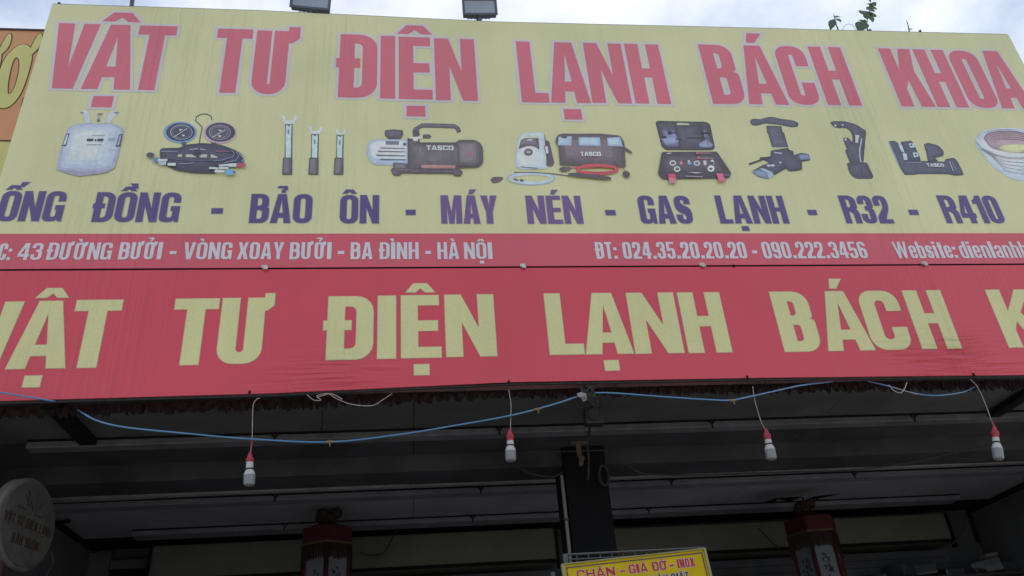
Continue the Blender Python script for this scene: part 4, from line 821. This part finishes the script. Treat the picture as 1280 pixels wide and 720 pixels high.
# ------------------------------------------------------------------ ragged strip under the red banner
rg = MB(); M_RAG = mat('dark_ragged_cloth', (.017, .013, .014), .95, .1, var=.5, scale=30, bump=.6, bscale=80)
x = XA; zt_ = 2.0 + EYE
while x < XB:
    w = random.uniform(.015, .045); d = random.uniform(.05, .072); k = random.uniform(-.015, .015); yy = .13 + random.uniform(-.008, .008)
    zt_ = interp(BOTZ, x) + EYE + .02
    rg.add([(x, yy, zt_), (x + w * 1.2, yy, zt_), (x + w + k, yy + .01, zt_ - d), (x + w * .4 + k, yy + .006, zt_ - d - random.uniform(0, .02)), (x + k, yy, zt_ - d * .85), (x, yy + .006, zt_), (x + w * 1.2, yy + .006, zt_), (x + w + k, yy + .016, zt_ - d), (x + w * .4 + k, yy + .012, zt_ - d), (x + k, yy + .006, zt_ - d * .85)],
           [(0, 4, 3, 2, 1), (5, 6, 7, 8, 9), (0, 5, 9, 4), (4, 9, 8, 3), (3, 8, 7, 2), (2, 7, 6, 1), (1, 6, 5, 0)])
    x += w * .8
o = rg.build('ragged_valance', M_RAG); tag(o, 'tattered dark strip of cloth hanging along the bottom of the red banner', 'valance')

# ------------------------------------------------------------------ bulbs
M_BULB = mat('bulb_diffuser', (.20, .21, .23), .35, .5, var=.04); M_BODY = mat('bulb_body', (.45, .45, .45), .4, .5, var=.04)
M_TAPE = mat('red_tape', (.33, .03, .05), .5, .4, var=.2, scale=60); M_RUB = mat('black_rubber', (.02, .02, .02), .5, .4); M_CORD = mat('pale_cord', (.40, .33, .31), .6, .3, var=.2, scale=40)
M_TUFT = mat('maroon_wire', (.32, .05, .08), .6, .3)
def bulb(cord_px, base_px, tip_px, label, white_neck):
    """cord from the frame down to the holder, then holder and bulb hanging along base -> tip"""
    YB_ = -.02
    a = at(*base_px, YB_); b = at(*tip_px, YB_); ax = (b - a); Ln = ax.length; ax.normalize()
    t = thing('hanging_bulb', label, 'light bulb', at(*cord_px[0], YB_), group='bulbs hung on cords below the red banner')
    base = t.location.copy()
    q = [at(*c, YB_) - base for c in cord_px] + [a - base]
    sp = spline(q, 6); MB().tube(sp, .0021, 6).build('cord', M_CORD, t)
    q2 = [at(cord_px[-1][0] + .5, cord_px[-1][1], YB_ - .004) - base, a - base + Vector((.004, -.004, 0))]
    MB().tube(q2, .0035, 6).build('twisted_wire', M_TUFT, t)
    M = Matrix.Translation(a - base) @ ax.to_track_quat('Z', 'Y').to_matrix().to_4x4()
    R = .0315; L = Ln
    MB().lathe([(.006, -.012), (.011, 0), (.016, L * .10), (.023, L * .15), (.023, L * .22), (.020, L * .24), (.0205, L * (.26 if white_neck else .33))], 20, M).build('holder_tape', M_TAPE, t)
    MB().lathe([(.020, L * (.262 if white_neck else .332)), (.0205, L * .44), (.0215, L * .455)], 20, M).build('socket_collar', M_BODY, t)
    MB().lathe([(.022, L * .457), (.0255, L * .465), (.0255, L * .49), (.022, L * .497)], 20, M).build('rubber_ring', M_RUB, t)
    MB().lathe([(.0205, L * .499), (.0235, L * .53), (.0295, L * .61), (R, L * .67)], 24, M).build('bulb_body', M_BODY, t)
    MB().lathe([(R, L * .6705), (R * 1.0, L * .8), (R * .99, L * .90), (R * .90, L * .965), (R * .62, L * .992), (.002, L)], 24, M).build('bulb_diffuser', M_BULB, t)
bulb([(325, 498), (321, 499), (316.5, 507), (315.5, 530), (315, 548)], (312.5, 568), (311.5, 607.5), 'lowest hanging bulb, at the left, its cord crossing the blue cable', True)
bulb([(636, 487), (637, 494), (638.8, 505), (638.3, 525), (638, 535)], (637.5, 539), (638.5, 577), 'bulb with a short red holder just left of the dark column', False)
bulb([(941, 483), (942.5, 495), (946, 510), (951, 526), (956, 536)], (957.5, 538), (965, 575), 'tilted bulb hanging in line with the letter B of the red banner', False)
bulb([(1213, 474), (1222, 484), (1231, 503), (1239, 525)], (1242.5, 534), (1248.5, 575), 'rightmost bulb, its long cord leaning right', False)

# ------------------------------------------------------------------ cables
M_BLUE = mat('blue_cable', (.08, .22, .42), .35, .5, var=.1); M_BLUE.node_tree.nodes['Principled BSDF'].inputs['Coat Weight'].default_value = .5
cable([(-30, 485, -.05), (0, 490.5, -.045), (64, 501, -.01), (80, 503, .19), (92, 509, .20), (106, 518, .02), (125, 527, 0), (160, 534.5, -.02), (235, 542, -.03), (310, 548.5, -.035), (410, 552.5, -.035), (500, 543, -.035), (580, 530, -.03), (640, 519, -.03), (690, 506, -.02), (722, 495.5, -.01)], .0048, 'blue_cable', M_BLUE,
      'long blue cable sagging below the left half of the red banner', ties=((412, 552.5, -.036), (672, 511.5, -.03)))
cable([(742, 491, -.01), (770, 491.5, -.02), (830, 496, -.025), (885, 499.5, -.03), (915, 500, -.03), (950, 493, -.02), (1000, 482, .03), (1040, 477, .09)], .0048, 'blue_cable', M_BLUE, 'shorter blue cable running right from the junction above the column', ties=((916, 500.5, -.03),))
cable([(1085, 477, .10), (1108, 482, .04), (1140, 491, 0), (1168, 494.5, -.01), (1200, 491, .0), (1212, 487, .06), (1224, 480, .2)], .004, 'blue_cable', M_BLUE, 'thin blue cable looped near the right end of the red banner')
cable([(1111, 481, .0), (1117, 488, -.01), (1126, 491, -.01), (1131, 485, 0), (1133.5, 478, .02)], .0028, 'loose_wire', M_CORD, 'short pale wire loop on the thin blue cable at the right')
cable([(1117, 484, .01), (1135, 489.5, -.012), (1147, 493, -.012)], .0023, 'loose_wire', M_CORD, 'pale straight wire end beside the short loop at the right')
cable([(384, 493.5, .0), (392, 500, -.01), (401, 500, -.02), (396, 495, -.02), (410, 492, -.02), (420, 498, -.02), (440, 505.5, -.02), (465, 507, -.02), (478, 500, 0), (490, 492, .05)], .0023, 'loose_wire', M_CORD, 'tangled pale wire under the red banner left of its letter Đ')
cable([(398, 496, .0), (414, 492.5, -.01), (428, 499, -.01)], .0028, 'loose_wire', M_CORD, 'short pale wire crossing the tangled wire under the banner')
cable([(402, 500, .3), (403, 530, .5), (400, 540, .72)], .003, 'loose_wire', M_RUB, 'black wire hanging from the soffit beside the tangled wire')
cable([(770, 575, 1.05), (790, 585, 1.05), (806, 592, 1.1), (860, 594, 1.1), (980, 590, 1.2), (1060, 588, 1.2), (1140, 578, 1.2), (1210, 562, 1.1), (1290, 548, 1.1)], .006, 'dark_cable', M_IRON, 'dark sagging cable along the beam right of the column')
cable([(640, 580, 1.2), (664, 592, 1.2), (690, 596, 1.2), (704, 590, 1.18)], .006, 'dark_cable', M_IRON, 'short dark cable drooping along the beam left of the column')
cable([(450, 690, 3.2), (462, 694, 3.2), (480, 690, 3.2), (492, 670, 3.15), (506, 646, 3.05)], .006, 'dark_cable', M_IRON, 'thin dark cable looping up beside the left lantern')
cable([(948, 660, 3.2), (965, 678, 3.2), (975, 686, 3.2)], .006, 'dark_cable', M_IRON, 'thin dark cable beside the right lantern')
cable([(1207, 644, 3.2), (1205, 660, 3.2), (1198, 672, 3.2), (1190, 680, 3.2)], .008, 'dark_cable', M_IRON, 'curved dark cable in the right corner of the bay')

# junction above the column: twisted wires, white plastic scrap, camera-like lamp
jn = thing('wire_junction', 'bundle of dark wires with a white plastic scrap above the column', 'wiring', at(735, 490, .05))
jb = jn.location.copy()
m = MB()
for k in range(9):
    a = at(722 + random.uniform(0, 26), 478 + random.uniform(0, 8), .05); c = at(726 + random.uniform(0, 18), 492 + random.uniform(-3, 6), -.02); e = at(724 + random.uniform(0, 24), 500 + random.uniform(0, 12), .05)
    m.tube([p - jb for p in spline([a, c, e], 5)], .006, 6)
m.build('wire_bundle', M_IRON, jn)
pts = [(721, 492), (726, 490), (733, 492), (734, 496), (733, 501), (729, 502), (726, 497), (723, 496)]
bm = MB(); c0 = at(730, 497, -.035) - jb; ring_ = [at(x, y, -.03 + random.uniform(-.012, .012)) - jb for x, y in pts]
bm.add([c0 + Vector((0, -.015, 0))] + ring_ + [c0 + Vector((0, .02, 0))], [(0, 1 + i, 1 + (i + 1) % 8) for i in range(8)] + [(9, 1 + (i + 1) % 8, 1 + i) for i in range(8)])
bm.build('plastic_scrap', mat('white_plastic', (.22, .22, .22), .4, .5, var=.25, scale=30), jn)
m = MB()
for q in (((741, 503), (738, 525), (736, 545)), ((738, 545), (734, 552), (736, 575), (735, 600))): m.tube([p - jb for p in spline([at(x, y, .35 + .5 * (y > 530)) for x, y in q], 5)], .007, 6)
m.build('drop_wire', M_IRON, jn)
sp = thing('spot_lamp', 'small black boxy spot lamp hanging beside the wire junction', 'lamp', at(744, 520, .3))
m = MB(); m.box((-.07, -.03, -.06), (.05, .05, .055), bev=.012); m.build('housing', M_RUB, sp)
MB().lathe([(.001, .0), (.042, 0), (.045, .012), (.038, .014), (.03, .006), (.001, .004)], 20, Matrix.Translation((-.012, -.031, 0)) @ Matrix.Rotation(radians(90), 4, 'X')).build('lens_ring', M_IRON, sp)
MB().box((-.02, .0, .056), (.0, .02, .16)).build('arm', M_RUB, sp)
hk = thing('rusty_hook', 'rusty tee shaped bracket hanging above the dark column', 'bracket', at(723, 555, .95))
m = MB(); m.box((-.05, 0, .0), (.06, .02, .02)); m.tube([(0, .01, 0), (0, .01, -.08), (.015, .01, -.10), (.0, .01, -.16)], [.02, .016, .022, .012], 8); m.build('bracket', mat('rust_brown', (.11, .08, .065), .8, .2, var=.3, scale=30), hk)
MB().tube([(-.20, .02, -.045), (.22, .02, -.045)], .005, 6).build('rod', M_IRON, hk)
# pipe along the left edge of the column
cp = thing('thin_pipe', 'thin pale pipe running down the left edge of the black column', 'pipe', (CX0 - .03, 1.19, 0))
m = MB(); m.tube([(0, 0, .0), (0, 0, ZC - .22)], .012, 8); m.build('pipe', mat('dull_white_pipe', (.16, .16, .165), .6, .3), cp)
for z in (2.6, 3.1): MB().box((-.018, -.014, z), (.018, .006, z + .015)).build('pipe_clip', M_IRON, cp)
rg_ = thing('iron_ring', 'oval iron ring hanging at the top right of the black column', 'ring', at(755, 594, 1.15))
MB().tube([(.035 * cos(2 * pi * k / 16), 0, .075 * sin(2 * pi * k / 16)) for k in range(17)], .010, 6, cap=False).build('ring', mat('dull_iron', (.018, .018, .018), .6, .4), rg_)

# ------------------------------------------------------------------ lanterns
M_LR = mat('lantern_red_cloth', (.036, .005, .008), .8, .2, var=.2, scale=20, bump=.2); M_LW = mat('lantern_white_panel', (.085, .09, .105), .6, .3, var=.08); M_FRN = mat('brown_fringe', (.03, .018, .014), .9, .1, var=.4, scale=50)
M_TRIM = mat('old_gold_trim', (.05, .03, .015), .7, .3); M_INKB = mat('black_brushwork', (.02, .02, .025), .8, .2)
def lantern(hook_px, top_px, w, label, rot, Y, burn):
    t = thing('lantern', label, 'lantern', at(*hook_px, Y), group='hexagonal red lanterns under the soffit')
    top = at(*top_px, Y) - t.location; z0 = top.z; n = 6; R = w / 2
    def hexa(r, z, ph=0): return [Vector((r * cos(2 * pi * k / n + rot + ph), r * sin(2 * pi * k / n + rot + ph), z)) for k in range(n)]
    def loft(rs, name, m, par):
        mb = MB(); vs = [v for r, z in rs for v in hexa(r, z)]
        fs = [(i * n + k, i * n + (k + 1) % n, (i + 1) * n + (k + 1) % n, (i + 1) * n + k) for i in range(len(rs) - 1) for k in range(n)] + [tuple(reversed(range(n))), tuple((len(rs) - 1) * n + k for k in range(n))]
        mb.add(vs, fs); return mb.build(name, m, par)
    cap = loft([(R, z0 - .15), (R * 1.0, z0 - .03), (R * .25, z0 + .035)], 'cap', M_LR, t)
    loft([(R * 1.012, z0 - .168), (R * 1.012, z0 - .15)], 'trim', M_TRIM, cap)
    fr = MB()
    A = hexa(R * 1.0, z0 - .17)
    for k in range(n):
        a, b = A[k], A[(k + 1) % n]
        for j in range(26):
            p = a.lerp(b, (j + random.uniform(0, .6)) / 26); d = random.uniform(.10, .13) + (.08 if j < 3 or j > 23 else 0)
            fr.tube([p, p + Vector((random.uniform(-.004, .004), random.uniform(-.004, .004), -d))], .004, 3, cap=False)
    f = fr.build('fringe', M_FRN, t); f['kind'] = 'stuff'
    zb_ = z0 - .85; r2 = R * .86
    P0 = hexa(r2, z0 - .17); 
    for k in range(n):
        a, b = P0[k], P0[(k + 1) % n]; MB().tube([a, a + Vector((0, 0, zb_ - z0 + .17))], .020, 6).build('post', M_LR, t)
        mid = (a + b) / 2; d = (b - a).normalized(); nrm = Vector((d.y, -d.x, 0)); L = (b - a).length / 2 - .014
        mb = MB(); q = [mid - d * L, mid + d * L]
        mb.add([q[0] - nrm * .004, q[1] - nrm * .004, q[1] + nrm * .004, q[0] + nrm * .004] + [v + Vector((0, 0, zb_ - z0 + .17)) for v in (q[0] - nrm * .004, q[1] - nrm * .004, q[1] + nrm * .004, q[0] + nrm * .004)],
               [(0, 1, 2, 3), (7, 6, 5, 4), (0, 4, 5, 1), (1, 5, 6, 2), (2, 6, 7, 3), (3, 7, 4, 0)])
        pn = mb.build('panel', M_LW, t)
        # brushwork: a line of writing and a flowering branch
        br = MB(); up_ = Vector((0, 0, 1))
        def P2(u, v): return mid + d * (u * L) + up_ * v + nrm * .006
        for s_ in range(7): br.tube([P2(-.55 + s_ * .16, -.035 + .004 * (s_ % 2)), P2(-.44 + s_ * .16, -.037)], .003, 4)
        for s_ in range(16):
            u = random.uniform(-.45, .45); v = -.19 - random.uniform(0, .17); an = random.uniform(0, 6.28)
            br.tube([P2(u, v), P2(u + .2 * cos(an), v + .025 * sin(an)), P2(u + .25 * cos(an + .7), v + .035 * sin(an + .7))], .0045, 4)
        br.build('brushwork', M_INKB, pn)
    loft([(R * .92, zb_ - .05), (R * .92, zb_ + .02)], 'base_ring', M_LR, t)
    # bow of dark cloth and hook
    mb = MB()
    for s_ in range(7):
        a = random.uniform(0, 6.28); mb.lathe([(.001, -.05), (.045, -.03), (.055, .0), (.04, .035), (.001, .05)], 10, Matrix.Translation((random.uniform(-.06, .07), random.uniform(-.04, .04), z0 + .07 + random.uniform(-.01, .05))))
    mb.build('dark_bow', mat('dark_bow_cloth', (.03, .018, .018), .9, .1, var=.5, scale=30), t)
    MB().tube([(0, 0, z0 + .05), (0, 0, .02)], .006, 6).build('hanger', M_BLACK, t)
    mb = MB()
    for a in burn: mb.add([(a[0], a[1], .004), (a[2], a[3], .004), (a[4], a[5], .004), (a[0], a[1], .010), (a[2], a[3], .010), (a[4], a[5], .010)], [(0, 2, 1), (3, 4, 5), (0, 1, 4, 3), (1, 2, 5, 4), (2, 0, 3, 5)])
    mb.build('hook_plate', M_BLACK, t)
lantern((411, 641), (411, 660), .46, 'red hexagonal lantern with fringe hanging left of the column', radians(34), 2.5, [(-.07, .02, -.01, -.04, .0, .0), (.01, -.02, .09, .0, .02, .02), (.05, -.10, .10, -.14, .04, -.05), (-.1, -.06, -.02, -.08, -.03, -.03)])
lantern((1004, 624), (1008, 647), .46, 'darker red fringed lantern hanging at the right of the bay', radians(56), 2.5, [(-.36, .1, -.26, -.05, -.22, .12), (-.28, -.04, -.04, -.06, -.1, .08), (.06, .10, .30, -.10, .08, -.04), (.06, .02, .18, .06, .10, -.05)])

# ------------------------------------------------------------------ round double-sided sign at the left
rs = thing('round_sign', 'round dirty white blade sign with red lettering at the lower left', 'sign', at(36, 655, .5), rz=radians(-12))
Mx = Matrix.Rotation(radians(90), 4, 'Y')
RD = .252; TH = .075
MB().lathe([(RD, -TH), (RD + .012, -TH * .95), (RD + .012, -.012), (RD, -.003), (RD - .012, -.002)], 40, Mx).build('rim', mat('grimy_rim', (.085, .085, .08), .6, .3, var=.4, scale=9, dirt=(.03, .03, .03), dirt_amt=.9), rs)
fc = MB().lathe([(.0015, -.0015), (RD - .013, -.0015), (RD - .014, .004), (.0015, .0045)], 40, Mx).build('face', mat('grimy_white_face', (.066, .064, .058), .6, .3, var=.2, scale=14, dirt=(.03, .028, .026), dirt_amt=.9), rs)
# lettering lies in the face: its right is +Y (into the bay)
Mf = Matrix(((0, -1, 0, .0047), (1, 0, 0, 0), (0, 0, 1, 0), (0, 0, 0, 1)))
pr = Print(Mf); M_RL = mat('red_lettering', (.032, .009, .010), .6, .3); M_DL = mat('dark_lettering', (.03, .03, .035), .6, .3)
put_text(pr, 'VẬT TƯ ĐIỆN LẠNH', -.225, .215, -.030, .024, M_RL, .0005, s=.15, t=.12, gap=.09)
put_text(pr, 'BÁN BUÔN', -.125, .125, -.132, -.078, M_RL, .0005, s=.16, t=.13, gap=.09)
pr.build('lettering', rs)
mb = MB()
def Fp(u, v): return Vector((.0062, u, v))
for (u0, v0, u1, v1) in ((-.02, .20, -.03, .12), (-.09, .15, -.04, .09), (-.07, .18, -.05, .12), (.0, .22, .005, .13), (.03, .19, .01, .12), (.05, .17, .06, .10), (.09, .16, .05, .10), (-.03, .12, .0, .07), (.02, .12, .02, .07)):
    mb.tube([Fp(u0, v0), Fp((u0 + u1) / 2 + .008, (v0 + v1) / 2), Fp(u1, v1)], .003, 4)
for k in range(5): mb.tube([Fp(-.14 + .018 * k, .075 - .002 * k), Fp(-.13 + .018 * k, .062 + .01 * (k % 2))], .004, 4)
for k in range(4): mb.tube([Fp(.03 + .02 * k, .062), Fp(.04 + .02 * k, .054 + .008 * (k % 2))], .0035, 4)
mb.build('tree_emblem', M_DL, rs)
MB().tube([(-.05, -.10, -RD + .02), (-.05, -.10, -.55)], .03, 10).build('stand_tube', mat('dark_red_tube', (.04, .012, .015), .6, .3), rs)
MB().box((-TH - .12, -.03, -.03), (-TH - .002, .03, .03)).build('wall_arm', M_IRON, rs)
lp = cable([(65, 690, .62), (66, 705, .6), (60, 716, .55), (52, 735, .5)], .005, 'dark_cable', M_RUB, 'black lead hanging from the right rim of the round sign')

# ------------------------------------------------------------------ yellow price board on a wire rack
YR = -1.2
tl = at(703.5, 706.5, YR); tr = at(880, 687, YR); ex = (tr - tl); BW = ex.length; ex.normalize()
yb = thing('yellow_board', 'tilted yellow board with red and blue lettering hung on a wire rack', 'sign', tl)
ez = Vector((0, 1, 0)).cross(ex) * -1; ez = -ez if ez.z < 0 else ez
Mb = Matrix(((ex.x, 0, ez.x, 0), (ex.y, 1, ez.y, 0), (ex.z, 0, ez.z, 0), (0, 0, 0, 1)))
M_YB = mat('bright_yellow_board', (.50, .36, .006), .6, .15, var=.15, scale=8); M_RI = mat('board_red', (.36, .010, .014), .5, .4); M_WI = mat('board_white', (.5, .42, .38), .5, .4); M_BI = mat('board_blue', (.02, .03, .12), .5, .4)
MB().box((0, 0, -.55), (BW, .012, 0), M=Mb).build('board', M_YB, yb)
m = MB()
for (a, b) in (((.012, -.003, -.0135), (BW - .012, -.0002, -.0105)), ((.012, -.003, -.54), (.015, -.0002, -.014)), ((BW - .015, -.003, -.54), (BW - .012, -.0002, -.014))): m.box(a, b, M=Mb)
m.build('border_line', M_BI, yb)
m = MB()
for a in ((-.006, -.008, -.55), (BW - .004, -.008, -.55)): m.box(a, (a[0] + .010, .016, .004), M=Mb)
m.box((.0045, -.008, .0005), (BW - .0045, .016, .005), M=Mb); m.build('edge_trim', mat('dull_trim', (.25, .24, .10), .5, .4), yb)
for tx, u0, u1, v0, v1, m_ in (('CHÂN', .085, .36, -.062, -.027, M_RI), ('-', .40, .435, -.062, -.027, M_RI), ('GIÁ', .465, .60, -.062, -.027, M_RI), ('ĐỠ', .635, .745, -.062, -.027, M_RI),
        ('-', .765, .80, -.062, -.027, M_RI), ('INOX', .825, .955, -.062, -.027, M_RI), ('MÁY', .60, .74, -.112, -.080, M_BI), ('GIẶT....', .76, .97, -.112, -.080, M_BI)):
    pr = Print(Mb); u0, u1 = ((u - .085) * .95 + .085 for u in (u0, u1))
    put_text(pr, tx, u0 * BW, u1 * BW, v0, v1, m_, .0016, M_WI, .0020, s=.19, t=.15, gap=.10); pr.build('board_word', yb)
a0 = at(706, 692.5, YR + .05); a1 = at(879, 686, YR + .05)
rk = thing('wire_rack', 'grey steel wire rack standing behind the yellow board', 'rack', (a0.x, YR + .05, 0))
M_RK = mat('grey_steel_wire', (.08, .083, .08), .4, .5, metal=.3, var=.2, scale=30)
WR = a1.x - a0.x; zr0 = a0.z; zr1 = a1.z; zr = (zr0 + zr1) / 2
MB().tube([(0, 0, zr), (WR, 0, zr)], .005, 6).build('top_rail', M_RK, rk)
MB().tube([(0, 0, zr - .02), (WR, 0, zr - .02)], .004, 6).build('top_rail', M_RK, rk)
for x in (0, WR):
    for dy in (0, .35): MB().box((x - .009, dy - .009, 0), (x + .009, dy + .009, zr + .002)).build('upright', M_RK, rk)
for i in range(1, 12):
    MB().tube([(WR * i / 12, 0, .1), (WR * i / 12, 0, zr - .001)], .0022, 5).build('wire', M_RK, rk)
for k in range(12): 
    z = zr - .05 - k * .16
    if z > .1: MB().tube([(0, -.004, z), (WR, -.004, z)], .0022, 5).build('cross_wire', M_RK, rk)
m = MB()
for k in range(5):
    z = .3 + k * .42
    if z < zr: m.box((0, .0, z), (WR, .35, z + .006))
m.build('shelf', M_RK, rk)

# ------------------------------------------------------------------ stock glimpsed in the lower right corner and posts at the lower left
M_PK = mat('grey_packet', (.035, .037, .042), .35, .5, var=.4, scale=12); 
st = thing('goods_shelf', 'dim shelf of wrapped goods in the lower right corner of the bay', 'shelf', (at(1225, 700, 3.1).x, 3.1, 0))
zs = at(1225, 716, 3.1).z
MB().box((-1.1, 0, zs - .03), (.55, .4, zs)).build('shelf_board', M_IRON, st)
for k, x in enumerate((-1.0, -.72, -.46, -.2, .02, .2, .36)):
    w = .08 + .03 * (k % 3); h = .05 + .03 * ((k * 7) % 4)
    q = MB().box((-w, -.1, 0), (w, .1, h), M=Matrix.Translation((x, .2, zs + .012)) @ Matrix.Rotation(k * .5, 4, 'Z') @ Matrix.Rotation(.12 * ((k % 3) - 1), 4, 'Y'), bev=.018)
    q.build('packet', M_PK, st)
pk = at(1240, 695, 2.9)
t = thing('white_carton', 'small pale carton lying on the goods shelf at the right', 'carton', pk)
MB().box((-.06, 0, 0), (.07, .1, .03), M=Matrix.Rotation(radians(-6), 4, 'Y'), bev=.004).build('carton', mat('pale_card', (.09, .09, .085), .6, .3), t)
for x in (-.9, .5): MB().box((x - .02, .02, 0), (x + .02, .06, zs - .031)).build('shelf_leg', M_IRON, st)
fp = thing('door_frame', 'dim grey door frame in the left corner of the bay', 'door frame', (at(125, 700, 3.55).x, 3.5, 0))
zt2 = at(125, 691, 3.55).z
MB().box((-.13, 0, 0), (.10, .1, zt2)).build('jamb', M_WALL, fp)
MB().box((.103, .02, zt2 - .16), (1.2 - .2, .09, zt2 - .08)).build('lintel', M_WALL, fp)
MB().box((.103, .05, 0), (.98, .088, zt2 - .163)).build('door_leaf', M_BLACK, fp)
lw = thing('left_pier', 'very dark reddish pier at the left edge below the banner', 'pier', (-3.05, .6, 0))
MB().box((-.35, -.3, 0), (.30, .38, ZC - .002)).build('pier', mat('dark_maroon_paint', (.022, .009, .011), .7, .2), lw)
MB().box((-.37, -.32, 0), (.32, .40, .3)).build('plinth', M_CONC, lw)
